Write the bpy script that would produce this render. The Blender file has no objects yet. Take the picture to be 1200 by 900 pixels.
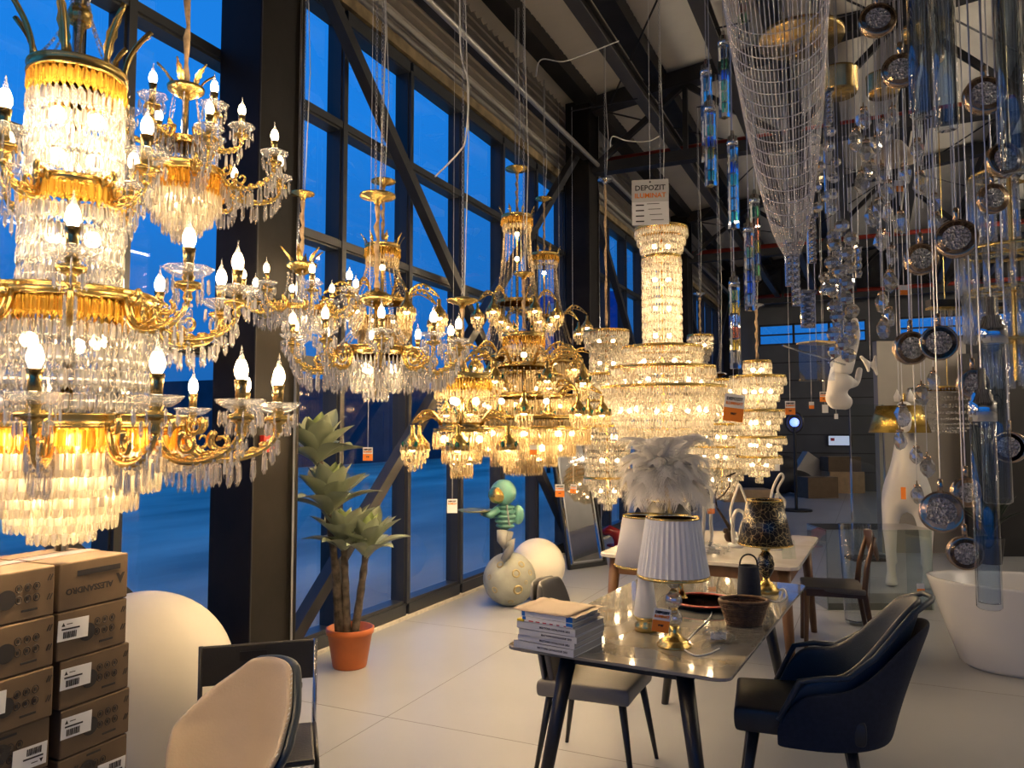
import bpy, math, random
import numpy as np
from mathutils import Vector, Matrix, Quaternion

SC = bpy.context.scene
COL = SC.collection
R = math.radians
random.seed(7)

# ------------------------------------------------------------------ camera
YAW, PIT, FPX, EYE = R(25.0), R(3.5), 900.0, 1.6
cam_d = bpy.data.cameras.new('camera')
cam_d.sensor_width = 36.0
cam_d.lens = 36.0 * FPX / 1200.0
cam_d.clip_end = 400
cam = bpy.data.objects.new('camera', cam_d)
cam.location = (0, 0, EYE)
cam.rotation_euler = (R(90) + PIT, 0, YAW)
COL.objects.link(cam)
SC.camera = cam
FW = Vector((-math.sin(YAW) * math.cos(PIT), math.cos(YAW) * math.cos(PIT), math.sin(PIT)))
RT = Vector((math.cos(YAW), math.sin(YAW), 0))
UP = Vector((math.sin(YAW) * math.sin(PIT), -math.cos(YAW) * math.sin(PIT), math.cos(PIT)))

def ray(px, py):
    return FW + RT * ((px - 600) / FPX) + UP * ((450 - py) / FPX)

def W(px, py, d):                     # pixel + depth -> point
    return Vector((0, 0, EYE)) + ray(px, py) * d

def P(px, py, z=0.0):                 # pixel on a level plane -> point
    r = ray(px, py)
    return Vector((0, 0, EYE)) + r * ((z - EYE) / r.z)

# ------------------------------------------------------------------ world, exposure
SC.view_settings.view_transform = 'Standard'
SC.view_settings.look = 'None'
SC.view_settings.gamma = 1.0
SC.view_settings.use_curve_mapping = False
SC.view_settings.exposure = 0.0
SC.cycles.max_bounces = 8
SC.cycles.diffuse_bounces = 3
SC.cycles.glossy_bounces = 4
SC.cycles.transmission_bounces = 6
SC.cycles.transparent_max_bounces = 14
SC.cycles.sample_clamp_indirect = 4.0
SC.cycles.sample_clamp_direct = 30.0
SC.cycles.caustics_reflective = False
SC.cycles.caustics_refractive = False
SC.cycles.blur_glossy = 0.5

wd = bpy.data.worlds.new('dusk_sky')
SC.world = wd
wd.use_nodes = True
nt = wd.node_tree
bg = nt.nodes['Background']
tc = nt.nodes.new('ShaderNodeTexCoord')
sp = nt.nodes.new('ShaderNodeSeparateXYZ')
rp = nt.nodes.new('ShaderNodeValToRGB')
nz = nt.nodes.new('ShaderNodeTexNoise')
nz.inputs['Scale'].default_value = 3.0
mp = nt.nodes.new('ShaderNodeMapping')
mp.inputs['Scale'].default_value = (1, 1, 4)
ad = nt.nodes.new('ShaderNodeMath'); ad.operation = 'MULTIPLY_ADD'
ad.inputs[1].default_value = 0.16
nt.links.new(tc.outputs['Generated'], mp.inputs[0])
nt.links.new(mp.outputs[0], nz.inputs['Vector'])
nt.links.new(tc.outputs['Generated'], sp.inputs[0])
nt.links.new(nz.outputs['Fac'], ad.inputs[0])
nt.links.new(sp.outputs['Z'], ad.inputs[2])
nt.links.new(ad.outputs[0], rp.inputs[0])
nt.links.new(rp.outputs[0], bg.inputs[0])
rp.color_ramp.elements[0].position = 0.05
rp.color_ramp.elements[0].color = (0.014, 0.12, 0.40, 1)
rp.color_ramp.elements[1].position = 0.45
rp.color_ramp.elements[1].color = (0.014, 0.25, 0.86, 1)
bg.inputs[1].default_value = 1.0

# ------------------------------------------------------------------ materials
MATS = {}
def new_mat(name):
    m = bpy.data.materials.new(name); m.use_nodes = True
    MATS[name] = m
    return m, m.node_tree, m.node_tree.nodes['Principled BSDF']

def pm(name, col, rough=0.5, metal=0.0, noise=0.0, scale=8.0, bump=0.0, bscale=60.0, trans=0.0, spec=None, sub=0.0, stretch=None, col2=None):
    m, t, b = new_mat(name)
    b.inputs['Base Color'].default_value = (*col, 1)
    b.inputs['Roughness'].default_value = rough
    b.inputs['Metallic'].default_value = metal
    b.inputs['Transmission Weight'].default_value = trans
    if spec is not None: b.inputs['Specular IOR Level'].default_value = spec
    if sub: b.inputs['Subsurface Weight'].default_value = sub
    if noise or bump or col2:
        c = t.nodes.new('ShaderNodeTexCoord')
        mpn = t.nodes.new('ShaderNodeMapping')
        if stretch: mpn.inputs['Scale'].default_value = stretch
        t.links.new(c.outputs['Object'], mpn.inputs[0])
    if noise or col2:
        n = t.nodes.new('ShaderNodeTexNoise'); n.inputs['Scale'].default_value = scale
        n.inputs['Detail'].default_value = 6
        r = t.nodes.new('ShaderNodeValToRGB')
        lo = col2 if col2 else tuple(x * (1 - noise) for x in col)
        hi = col if col2 else tuple(min(1, x * (1 + noise)) for x in col)
        r.color_ramp.elements[0].position = 0.3; r.color_ramp.elements[1].position = 0.7
        r.color_ramp.elements[0].color = (*lo, 1); r.color_ramp.elements[1].color = (*hi, 1)
        t.links.new(mpn.outputs[0], n.inputs['Vector'])
        t.links.new(n.outputs['Fac'], r.inputs[0]); t.links.new(r.outputs[0], b.inputs['Base Color'])
    if bump:
        n2 = t.nodes.new('ShaderNodeTexNoise'); n2.inputs['Scale'].default_value = bscale
        bn = t.nodes.new('ShaderNodeBump'); bn.inputs['Strength'].default_value = bump
        bn.inputs['Distance'].default_value = 0.01
        t.links.new(mpn.outputs[0], n2.inputs['Vector'])
        t.links.new(n2.outputs['Fac'], bn.inputs['Height']); t.links.new(bn.outputs[0], b.inputs['Normal'])
    return m

def emit(name, col, strength):
    m, t, b = new_mat(name)
    b.inputs['Base Color'].default_value = (1, 0.95, 0.85, 1)
    b.inputs['Emission Color'].default_value = (*col, 1)
    b.inputs['Emission Strength'].default_value = strength
    return m

def crystal(name, tint, transl, clear_lo, clear_hi, gloss=0.45):
    """lead crystal: clear body, sharp facet reflections, light scattered through the cut facets"""
    m, t, b = new_mat(name)
    t.nodes.remove(b)
    out = t.nodes['Material Output']
    geo = t.nodes.new('ShaderNodeNewGeometry'); oi = t.nodes.new('ShaderNodeObjectInfo')
    a = t.nodes.new('ShaderNodeMath'); a.operation = 'ADD'
    fr = t.nodes.new('ShaderNodeMath'); fr.operation = 'FRACT'
    t.links.new(geo.outputs['Random Per Island'], a.inputs[0]); t.links.new(oi.outputs['Random'], a.inputs[1])
    t.links.new(a.outputs[0], fr.inputs[0])
    mr = t.nodes.new('ShaderNodeMapRange')
    mr.inputs['To Min'].default_value = clear_lo; mr.inputs['To Max'].default_value = clear_hi
    sn = t.nodes.new('ShaderNodeVectorMath'); sn.operation = 'SNAP'; sn.inputs[1].default_value = (0.07, 0.07, 0.07)
    t.links.new(geo.outputs['True Normal'], sn.inputs[0])
    wn = t.nodes.new('ShaderNodeTexWhiteNoise'); wn.noise_dimensions = '4D'
    t.links.new(sn.outputs[0], wn.inputs['Vector']); t.links.new(fr.outputs[0], wn.inputs['W'])
    t.links.new(wn.outputs['Value'], mr.inputs['Value'])
    rr = t.nodes.new('ShaderNodeValToRGB')  # random warm and blue facet tints put dispersion sparkle into the colour
    e = rr.color_ramp.elements
    e[0].position = 0; e[0].color = (1, 0.98, 0.95, 1)
    e[1].position = 1; e[1].color = (0.75, 0.86, 1, 1)
    for p, c in ((0.45, (1, 1, 1, 1)), (0.6, (1, 0.85, 0.6, 1)), (0.72, (1, 1, 1, 1))):
        x = e.new(p); x.color = c
    t.links.new(wn.outputs['Value'], rr.inputs[0])
    mu = t.nodes.new('ShaderNodeMixRGB'); mu.blend_type = 'MULTIPLY'; mu.inputs[0].default_value = 1
    mu.inputs[2].default_value = (*tint, 1)
    t.links.new(rr.outputs[0], mu.inputs[1])
    tl = t.nodes.new('ShaderNodeBsdfTranslucent'); tl.inputs[0].default_value = (*[x * transl for x in tint], 1)
    gl = t.nodes.new('ShaderNodeBsdfGlossy'); gl.inputs['Roughness'].default_value = 0.04
    t.links.new(mu.outputs[0], gl.inputs[0])
    tp = t.nodes.new('ShaderNodeBsdfTransparent'); tp.inputs[0].default_value = (*[0.75 + 0.25 * x for x in tint], 1)
    m1 = t.nodes.new('ShaderNodeMixShader'); m1.inputs[0].default_value = gloss
    m2 = t.nodes.new('ShaderNodeMixShader')
    t.links.new(tl.outputs[0], m1.inputs[1]); t.links.new(gl.outputs[0], m1.inputs[2])
    t.links.new(mr.outputs[0], m2.inputs[0]); t.links.new(m1.outputs[0], m2.inputs[1]); t.links.new(tp.outputs[0], m2.inputs[2])
    t.links.new(m2.outputs[0], out.inputs[0])
    return m

def thin_glass(name, tint=(1, 1, 1), ior=1.5, boost=1.0, rough=0.0, crackle=0.0):
    m, t, b = new_mat(name)
    t.nodes.remove(b)
    out = t.nodes['Material Output']
    f = t.nodes.new('ShaderNodeFresnel'); f.inputs[0].default_value = ior
    mx = t.nodes.new('ShaderNodeMath'); mx.operation = 'MULTIPLY'; mx.inputs[1].default_value = boost; mx.use_clamp = True
    gl = t.nodes.new('ShaderNodeBsdfGlossy'); gl.inputs['Roughness'].default_value = rough
    tp = t.nodes.new('ShaderNodeBsdfTransparent'); tp.inputs[0].default_value = (*tint, 1)
    m2 = t.nodes.new('ShaderNodeMixShader')
    gn = t.nodes.new('ShaderNodeNewGeometry')                  # outer faces reflect, inner faces let light out
    fb_ = t.nodes.new('ShaderNodeMath'); fb_.operation = 'SUBTRACT'; fb_.inputs[0].default_value = 1.0
    ff = t.nodes.new('ShaderNodeMath'); ff.operation = 'MULTIPLY'
    t.links.new(gn.outputs['Backfacing'], fb_.inputs[1])
    t.links.new(f.outputs[0], ff.inputs[0]); t.links.new(fb_.outputs[0], ff.inputs[1])
    t.links.new(ff.outputs[0], mx.inputs[0]); t.links.new(mx.outputs[0], m2.inputs[0])
    t.links.new(tp.outputs[0], m2.inputs[1]); t.links.new(gl.outputs[0], m2.inputs[2])
    t.links.new(m2.outputs[0], out.inputs[0])
    if crackle:
        v = t.nodes.new('ShaderNodeTexVoronoi'); v.inputs['Scale'].default_value = crackle
        bn = t.nodes.new('ShaderNodeBump'); bn.inputs['Strength'].default_value = 1.0; bn.inputs['Distance'].default_value = 0.02
        c = t.nodes.new('ShaderNodeTexCoord')
        t.links.new(c.outputs['Object'], v.inputs['Vector'])
        t.links.new(v.outputs['Distance'], bn.inputs['Height'])
        t.links.new(bn.outputs[0], gl.inputs['Normal']); t.links.new(bn.outputs[0], f.inputs['Normal'])
    return m

LAMP = (1.0, 0.70, 0.38)
gold = pm('gold', (0.95, 0.66, 0.22), 0.26, 1.0, noise=0.1, scale=30)
brass = pm('old_brass', (0.62, 0.44, 0.17), 0.25, 1.0, noise=0.2, scale=20)
chrome = pm('chrome', (0.82, 0.84, 0.86), 0.08, 1.0)
steel = pm('dark_steel', (0.022, 0.023, 0.027), 0.45, 0.0, noise=0.3, scale=3)
colbrown = pm('painted_column', (0.011, 0.0095, 0.0085), 0.5, 0.0, noise=0.45, scale=2.5, bump=0.1, bscale=15, spec=0.2)
alu = pm('anthracite_frame', (0.030, 0.033, 0.037), 0.38, 0.0)
chainm = pm('zinc_chain', (0.40, 0.40, 0.40), 0.35, 0.9)
cloth = pm('cord_cloth', (0.42, 0.30, 0.18), 0.9, 0, noise=0.3, scale=40)
bulb = emit('lit_bulb', LAMP, 170.0)
bulb_in = emit('lit_inner_bulb', LAMP, 330.0)
bulb_far = emit('lit_far_bulb', LAMP, 520.0)
clear_x = crystal('crystal', (1, 0.98, 0.95), 0.75, 0.0, 1.1, gloss=0.55)
gold_x = crystal('crystal_gilt', (1, 0.84, 0.54), 1.0, 0.0, 0.95)
warm_x = crystal('crystal_warm', (1, 0.94, 0.82), 1.0, 0.0, 1.0)
amber_x = crystal('crystal_amber', (1.0, 0.64, 0.12), 1.0, 0.15, 0.8)
cool_x = crystal('crystal_plain', (0.95, 0.97, 1.0), 0.25, 0.45, 0.75, gloss=0.7)
bulb_off = thin_glass('unlit_bulb_glass', (0.95, 0.93, 0.9), 1.5, 2.0)
dishglass = crystal('moulded_glass', (0.97, 0.98, 1.0), 0.8, 0.45, 0.85, gloss=0.5)
tubeglass = thin_glass('tube_glass', (0.93, 0.95, 0.97), 1.5, 2.6, 0.02)
pane_m = thin_glass('window_glass', (0.95, 0.97, 0.99), 1.5, 1.6)
clearplastic = thin_glass('clear_plastic', (0.93, 0.94, 0.95), 1.5, 1.8, 0.1, crackle=25)
greenglass = thin_glass('sheet_glass', (0.88, 0.92, 0.90), 1.5, 2.0)

# ------------------------------------------------------------------ mesh tools
def link(o, parent=None):
    COL.objects.link(o)
    if parent is not None: o.parent = parent
    return o

def tag(o, label=None, cat=None, group=None, kind=None):
    if label: o['label'] = label
    if cat: o['category'] = cat
    if group: o['group'] = group
    if kind: o['kind'] = kind
    return o

def thing(name, label, cat, loc, rz=0.0, group=None):
    o = bpy.data.objects.new(name, None)
    o.empty_display_size = 0.05
    o.location = loc; o.rotation_euler = (0, 0, rz)
    link(o); tag(o, label, cat, group)
    return o

def frame_of(d):
    d = d.normalized()
    a = Vector((0, 0, 1)) if abs(d.z) < 0.92 else Vector((1, 0, 0))
    x = a.cross(d).normalized()
    return x, d.cross(x).normalized()

class MB:
    def __init__(s): s.v = []; s.f = []
    def add(s, vs, fs):
        o = len(s.v); s.v += [tuple(v) for v in vs]
        s.f += [tuple(i + o for i in f) for f in fs]
        return s
    def box(s, c, size, rot=None):
        hx, hy, hz = size[0] / 2, size[1] / 2, size[2] / 2
        vs = [Vector((x, y, z)) for x in (-hx, hx) for y in (-hy, hy) for z in (-hz, hz)]
        if rot is not None: vs = [rot @ v for v in vs]
        c = Vector(c)
        return s.add([v + c for v in vs], [(0, 1, 3, 2), (4, 6, 7, 5), (0, 4, 5, 1), (2, 3, 7, 6), (0, 2, 6, 4), (1, 5, 7, 3)])
    def bar(s, a, b, w, h, upv=(0, 0, 1)):
        a, b = Vector(a), Vector(b); d = (b - a).normalized()
        u = Vector(upv); x = d.cross(u)
        if x.length < 1e-4: x = d.cross(Vector((1, 0, 0)))
        x.normalize(); y = x.cross(d).normalized()
        rot = Matrix((x, d, y)).transposed()
        return s.box((a + b) / 2, (w, (b - a).length, h), rot)
    def tube(s, pts, r, n=8, closed=False, cap=True):
        pts = [Vector(p) for p in pts]; m = len(pts)
        rr = r if isinstance(r, (list, tuple)) else [r] * m
        vs = []; x = None
        for i, p in enumerate(pts):
            if closed: d = pts[(i + 1) % m] - pts[i - 1]
            else: d = pts[min(i + 1, m - 1)] - pts[max(i - 1, 0)]
            if d.length < 1e-9: d = Vector((0, 0, 1))
            d.normalize()
            if x is None: x, y = frame_of(d)
            else:
                x = (x - d * x.dot(d))
                if x.length < 1e-5: x, y = frame_of(d)
                x.normalize(); y = d.cross(x)
            for k in range(n):
                a = 2 * math.pi * k / n
                vs.append(p + (x * math.cos(a) + y * math.sin(a)) * rr[i])
        fs = []
        for i in range(m if closed else m - 1):
            j = (i + 1) % m
            for k in range(n):
                l = (k + 1) % n
                fs.append((i * n + k, i * n + l, j * n + l, j * n + k))
        if cap and not closed:
            fs.append(tuple(range(n - 1, -1, -1))); fs.append(tuple((m - 1) * n + k for k in range(n)))
        return s.add(vs, fs)
    def lathe(s, prof, n=24, c=(0, 0, 0), wob=None, axis=None):
        c = Vector(c); vs = []
        rot = axis if axis is not None else Matrix.Identity(3)
        for (r, z) in prof:
            for k in range(n):
                a = 2 * math.pi * k / n
                q = r * (wob(k, z) if wob else 1.0)
                vs.append(c + rot @ Vector((q * math.cos(a), q * math.sin(a), z)))
        fs = []
        for i in range(len(prof) - 1):
            for k in range(n):
                l = (k + 1) % n
                fs.append((i * n + k, i * n + l, (i + 1) * n + l, (i + 1) * n + k))
        if prof[0][0] > 1e-5: fs.append(tuple(range(n - 1, -1, -1)))
        if prof[-1][0] > 1e-5: fs.append(tuple((len(prof) - 1) * n + k for k in range(n)))
        return s.add(vs, fs)
    def ball(s, c, r, seg=12, rings=8, sc=(1, 1, 1), rot=None):
        c = Vector(c); vs = []
        for i in range(rings + 1):
            p = math.pi * i / rings
            for k in range(seg):
                a = 2 * math.pi * k / seg
                v = Vector((r * sc[0] * math.sin(p) * math.cos(a), r * sc[1] * math.sin(p) * math.sin(a), r * sc[2] * math.cos(p)))
                vs.append(c + (rot @ v if rot is not None else v))
        fs = [(i * seg + k, (i + 1) * seg + k, (i + 1) * seg + (k + 1) % seg, i * seg + (k + 1) % seg) for i in range(rings) for k in range(seg)]
        return s.add(vs, fs)
    def grid(s, rows, closed=False):
        n = len(rows[0]); fs = []
        for i in range(len(rows) - 1):
            for k in range(n if closed else n - 1):
                l = (k + 1) % n
                fs.append((i * n + k, i * n + l, (i + 1) * n + l, (i + 1) * n + k))
        return s.add([v for r_ in rows for v in r_], fs)
    def prism(s, poly, z0, z1):
        n = len(poly)
        return s.add([(x, y, z0) for x, y in poly] + [(x, y, z1) for x, y in poly],
                     [tuple(range(n - 1, -1, -1)), tuple(range(n, 2 * n))] + [(k, (k + 1) % n, n + (k + 1) % n, n + k) for k in range(n)])
    def mesh(s, name, mat, smooth=False):
        me = bpy.data.meshes.new(name)
        me.from_pydata(s.v, [], s.f)
        if smooth: me.polygons.foreach_set('use_smooth', [True] * len(me.polygons))
        if mat: me.materials.append(mat)
        me.update()
        return me
    def build(s, name, mat, parent=None, smooth=False, loc=None, rz=None):
        o = bpy.data.objects.new(name, s.mesh(name, mat, smooth))
        if loc is not None: o.location = loc
        if rz is not None: o.rotation_euler = (0, 0, rz)
        return link(o, parent)

def inst(name, me, parent=None, loc=(0, 0, 0), rz=0.0, rot=None):
    o = bpy.data.objects.new(name, me)
    o.location = loc
    o.rotation_euler = rot if rot is not None else (0, 0, rz)
    return link(o, parent)

def copy_tree(o, parent=None):
    c = o.copy(); COL.objects.link(c); c.parent = parent
    for ch in list(o.children): copy_tree(ch, c)
    return c

def mod(o, kind, **kw):
    m = o.modifiers.new(kind.lower(), kind)
    for k, v in kw.items(): setattr(m, k, v)
    return o

def bev(o, w=0.005, seg=2):
    return mod(o, 'BEVEL', width=w, segments=seg, limit_method='ANGLE', angle_limit=R(40))

def soft(o, lv=2):
    mod(o, 'SUBSURF', levels=lv, render_levels=lv)
    for p in o.data.polygons: p.use_smooth = True
    return o

def np_mesh(name, V, T, mat, smooth=False):
    me = bpy.data.meshes.new(name)
    n, m = len(V), len(T)
    me.vertices.add(n); me.vertices.foreach_set('co', V.astype(np.float32).ravel())
    me.loops.add(m * 3); me.loops.foreach_set('vertex_index', T.astype(np.int32).ravel())
    me.polygons.add(m)
    me.polygons.foreach_set('loop_start', np.arange(0, m * 3, 3, dtype=np.int32))
    if smooth: me.polygons.foreach_set('use_smooth', np.ones(m, dtype=bool))
    me.materials.append(mat)
    me.update(calc_edges=True); me.validate()
    return me

def tri_of(mb):
    T = []
    for f in mb.f:
        for i in range(1, len(f) - 1): T.append((f[0], f[i], f[i + 1]))
    return np.array(mb.v), np.array(T)

def scatter(tmpl, items):
    """items: rows x y z yaw sx sz"""
    V, T = tmpl; A = np.array(items, dtype=float)
    n = len(A); c, s_ = np.cos(A[:, 3])[:, None], np.sin(A[:, 3])[:, None]
    X = V[None, :, 0] * A[:, 4:5]; Y = V[None, :, 1] * A[:, 4:5]; Z = V[None, :, 2] * A[:, 5:6]
    out = np.stack([c * X - s_ * Y + A[:, 0:1], s_ * X + c * Y + A[:, 1:2], Z + A[:, 2:3]], axis=2).reshape(-1, 3)
    TT = (T[None] + (np.arange(n) * len(V))[:, None, None]).reshape(-1, 3)
    return out, TT

def text_mesh(txt, size, mat, bold=0.0):
    c = bpy.data.curves.new('lettering', 'FONT')
    c.body = txt; c.size = size; c.align_x = 'CENTER'; c.align_y = 'CENTER'
    c.offset = bold; c.extrude = 0.0004; c.resolution_u = 2
    o = bpy.data.objects.new('tmp', c); COL.objects.link(o)
    bpy.context.view_layer.update()
    me = bpy.data.meshes.new_from_object(o.evaluated_get(bpy.context.evaluated_depsgraph_get()))
    bpy.data.objects.remove(o); bpy.data.curves.remove(c)
    me.materials.clear(); me.materials.append(mat); me.name = 'lettering'
    return me

def on_face(o, origin, xdir, ydir, parent_inv=None):
    """put a text or flat mesh (local xy) on a face given by its x and y directions"""
    x = Vector(xdir).normalized(); y = Vector(ydir).normalized(); z = x.cross(y).normalized(); y = z.cross(x)
    M = Matrix((x, y, z)).transposed().to_4x4(); M.translation = Vector(origin)
    o.matrix_local = M
    return o
# ------------------------------------------------------------------ the hall
XW, Y0, Y1, XE = -3.70, -4.0, 22.6, 9.0
def zroof(x): return 6.15 + 0.12 * (x - XW)

def floor_mat():
    m, t, b = new_mat('polished_floor')
    c = t.nodes.new('ShaderNodeTexCoord')
    n = t.nodes.new('ShaderNodeTexNoise'); n.inputs['Scale'].default_value = 0.9; n.inputs['Detail'].default_value = 8
    r = t.nodes.new('ShaderNodeValToRGB')
    r.color_ramp.elements[0].position = 0.1; r.color_ramp.elements[0].color = (0.36, 0.37, 0.38, 1)
    r.color_ramp.elements[1].position = 0.9; r.color_ramp.elements[1].color = (0.46, 0.47, 0.48, 1)
    n2 = t.nodes.new('ShaderNodeTexNoise'); n2.inputs['Scale'].default_value = 2.2; n2.inputs['Detail'].default_value = 5
    mr = t.nodes.new('ShaderNodeMapRange'); mr.inputs['To Min'].default_value = 0.20; mr.inputs['To Max'].default_value = 0.42
    for x in (n, n2): t.links.new(c.outputs['Object'], x.inputs['Vector'])
    t.links.new(n.outputs['Fac'], r.inputs[0])
    t.links.new(r.outputs[0], b.inputs['Base Color'])
    t.links.new(n2.outputs['Fac'], mr.inputs['Value']); b.inputs['Roughness'].default_value = 0.3
    return m
fl = MB().box(((XW + XE) / 2, (Y0 + Y1) / 2, -0.05), (XE - XW, Y1 - Y0, 0.1)).build('floor', floor_mat())
tag(fl, kind='structure')
joint_m = pm('floor_joint', (0.24, 0.23, 0.215), 0.6)
for k in range(8): MB().box((-2.5 + 1.9 * k, (Y0 + Y1) / 2, 0.0002), (0.005, Y1 - Y0, 0.0008)).build('floor_joint', joint_m, fl)
for k in range(13): MB().box(((XW + XE) / 2, -2.0 + 1.9 * k, 0.0002), (XE - XW, 0.005, 0.0008)).build('floor_joint', joint_m, fl)

# outside yard and far side
yard_m = pm('wet_yard', (0.46, 0.40, 0.31), 0.45, 0, noise=0.55, scale=0.5, stretch=(1, 0.35, 1), bump=0.15, bscale=1.5)
tag(MB().box((-64, 10, -0.3), (120, 240, 0.3)).build('yard', yard_m), kind='structure')
dark_hill = pm('dusk_hedge', (0.02, 0.03, 0.035), 0.9, noise=0.4, scale=0.3)
hb = MB()
for i in range(60):
    y = -110 + i * 4; h = 1.5 + 1.0 * abs(math.sin(i * 1.3)) + 1.6 * (math.sin(i * 0.37) > 0.6)
    hb.box((-75 - 3 * math.sin(i), y, h / 2 - 0.2), (3, 4.4, h + 0.4))
tag(hb.build('hedge_line', dark_hill), kind='structure')
bd = pm('far_building', (0.05, 0.065, 0.09), 0.8, noise=0.2, scale=1)
tag(MB().box((-30, 40, 2.0), (10, 22, 4.4)).build('yard_building', bd), kind='structure')
# shop sign across the yard
sg = thing('shop_sign', 'blue lit shop sign seen through the far window panes', 'sign', (-11.0, 30.0, 4.0))
sgm = pm('sign_blue', (0.03, 0.16, 0.55), 0.4); sgw = pm('sign_white', (0.75, 0.80, 0.9), 0.5)
MB().box((0, 0, 1.55), (4.2, 0.25, 3.5)).build('sign_board', sgm, sg)
for sx in (-1.3, 1.3): MB().tube([(sx, 0, -4.2), (sx, 0, 0)], 0.09, 8).build('sign_post', steel, sg)
on_face(inst('lettering', text_mesh('market', 1.1, sgw, 0.01), sg), (0, -0.14, 0.6), (1, 0, 0), (0, 0, 1))
on_face(inst('lettering', text_mesh('10', 2.0, sgw, 0.01), sg), (-0.6, -0.14, 2.2), (1, 0, 0), (0, 0, 1))

# window wall
wl = bpy.data.objects.new('wall_left', None); wl.location = (XW, 0, 0); link(wl); tag(wl, kind='structure')
ys = [0.95 * k for k in range(-4, 24)]
ROWS = [(0.14, 2.10), (2.10, 3.03), (3.03, 3.97), (3.97, 4.80)]
mull = MB().box((-0.03, 0, 2.47), (0.13, 0.075, 4.74)).box((0.045, 0, 2.47), (0.03, 0.05, 4.70)).mesh('mullion', alu)
for y in ys: inst('mullion', mull, wl, (0, y, 0))
rail = MB().box((-0.03, 0.475, 0), (0.12, 0.872, 0.085)).box((0.04, 0.475, 0), (0.025, 0.90, 0.055)).mesh('transom', alu)
rail2 = MB().box((-0.03, 0.475, 0), (0.13, 0.872, 0.13)).box((0.04, 0.475, -0.01), (0.025, 0.90, 0.10)).mesh('transom', alu)
panes = {}
for (a, b) in ROWS:
    panes[a] = MB().box((-0.045, 0.475, (a + b) / 2), (0.012, 0.865, b - a - 0.075)).mesh('pane', pane_m)
for y in ys[:-1]:
    inst('sill_rail', rail2, wl, (0, y, 0.08)); inst('head_rail', rail2, wl, (0, y, 4.86))
    for z in (2.10, 3.03, 3.97): inst('transom', rail, wl, (0, y, z))
    for a in panes: inst('pane', panes[a], wl, (0, y, 0))
seal = pm('sealant', (0.62, 0.58, 0.50), 0.8, noise=0.15, scale=20)
MB().box((0.055, 9.3, 0.012), (0.05, 26.4, 0.024)).build('sealant_strip', seal, wl)
wool = pm('insulation_strip', (0.20, 0.15, 0.08), 0.95, noise=0.5, scale=6)
MB().box((-0.02, 9.3, 4.99), (0.16, 26.6, 0.10)).build('insulation_strip', wool, wl)
panel_m = pm('wall_panel', (0.45, 0.42, 0.37), 0.55, noise=0.08, scale=3)
pw = MB()
zz = 5.04
prof = []
while zz < 6.3:
    prof += [(0.0, zz), (0.0, zz + 0.075), (0.018, zz + 0.085), (0.018, zz + 0.10)]; zz += 0.11
pw.grid([[(px_ - 0.06, Y0, z_) for px_, z_ in prof], [(px_ - 0.06, Y1, z_) for px_, z_ in prof]])
pw.box((-0.14, (Y0 + Y1) / 2, 5.68), (0.12, Y1 - Y0, 1.3)).build('upper_panel', panel_m, wl)

# steel frame: columns, braces, trusses
FR = [-2.4, 3.45, 9.45, 15.45, 21.4]
ci = 0
for y in FR:
    c = MB().box((0, 0, 3.0), (0.335, 0.40, 6.0)).box((0, 0, 0.02), (0.40, 0.47, 0.04)).build('steel_column', colbrown, None, loc=(XW + 0.25, y + 0.2, 0))
    bev(c, 0.008); tag(c, kind='structure')
    MB().tube([(0.185, 0.13, 0.06), (0.185, 0.13, 5.9)], 0.012, 8).build('conduit', chrome, c, True)
    if 3 < y < 5:
        MB().tube([(0.172, -0.20, 0.06), (0.172, -0.20, 5.9)], 0.004, 6).build('edge_strip', steel, c)
for k in range(len(FR) - 1):
    a, b = FR[k] + 0.4, FR[k + 1]
    for z0, z1, off in ((5.3, 0.12, 0.16), (0.12, 5.3, 0.26)):
        o = MB().bar((XW + off, a, z0), (XW + off, b, z1), 0.09, 0.09).build('wall_brace', steel)
        tag(o, kind='structure')
tr_red = pm('red_pipe', (0.42, 0.05, 0.03), 0.45)
for y in FR:
    o = MB()
    yc = y + 0.2
    o.bar((XW + 0.1, yc, 5.10), (XE, yc, 5.10), 0.16, 0.14)
    o.bar((XW + 0.1, yc, zroof(XW) - 0.22), (XE, yc, zroof(XE) - 0.22), 0.20, 0.20)
    x = XW + 0.4; upn = True
    while x < XE - 1.3:
        xa, xb = x, x + 1.25
        za, zb = (5.12, zroof(xb) - 0.3) if upn else (zroof(xa) - 0.3, 5.12)
        o.bar((xa, yc, za), (xb, yc, zb), 0.07, 0.07); x = xb; upn = not upn
        o.bar((xb, yc, 5.12), (xb, yc, zroof(xb) - 0.3), 0.06, 0.06, (1, 0, 0))
    tag(o.build('roof_truss', steel), kind='structure')
    if y > 0:
        tag(MB().tube([(XW + 0.2, yc + 0.22, 5.27), (XE, yc + 0.22, 5.27)], 0.055, 10).build('sprinkler_pipe', tr_red, None, True), kind='structure')
purl = pm('galvanised_beam', (0.085, 0.082, 0.078), 0.4, 0.3, noise=0.2, scale=2)
for x in (-2.2, -1.25, -0.3, 0.65, 1.6, 2.6, 3.6, 4.8, 6.0, 7.2):
    o = MB().box((x, (Y0 + Y1) / 2, 5.245), (0.13, Y1 - Y0, 0.016)).box((x, (Y0 + Y1) / 2, 5.375), (0.13, Y1 - Y0, 0.016)).box((x + 0.02, (Y0 + Y1) / 2, 5.31), (0.016, Y1 - Y0, 0.13))
    tag(o.build('hanging_beam', purl), kind='structure')
for x in (-3.35, -2.4, -0.9, 0.6, 2.1, 3.6, 5.1, 6.6, 8.1):
    o = MB().box((x, (Y0 + Y1) / 2, zroof(x) - 0.14), (0.22, Y1 - Y0, 0.2))
    tag(o.build('purlin', steel), kind='structure')
rods = MB()
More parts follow.
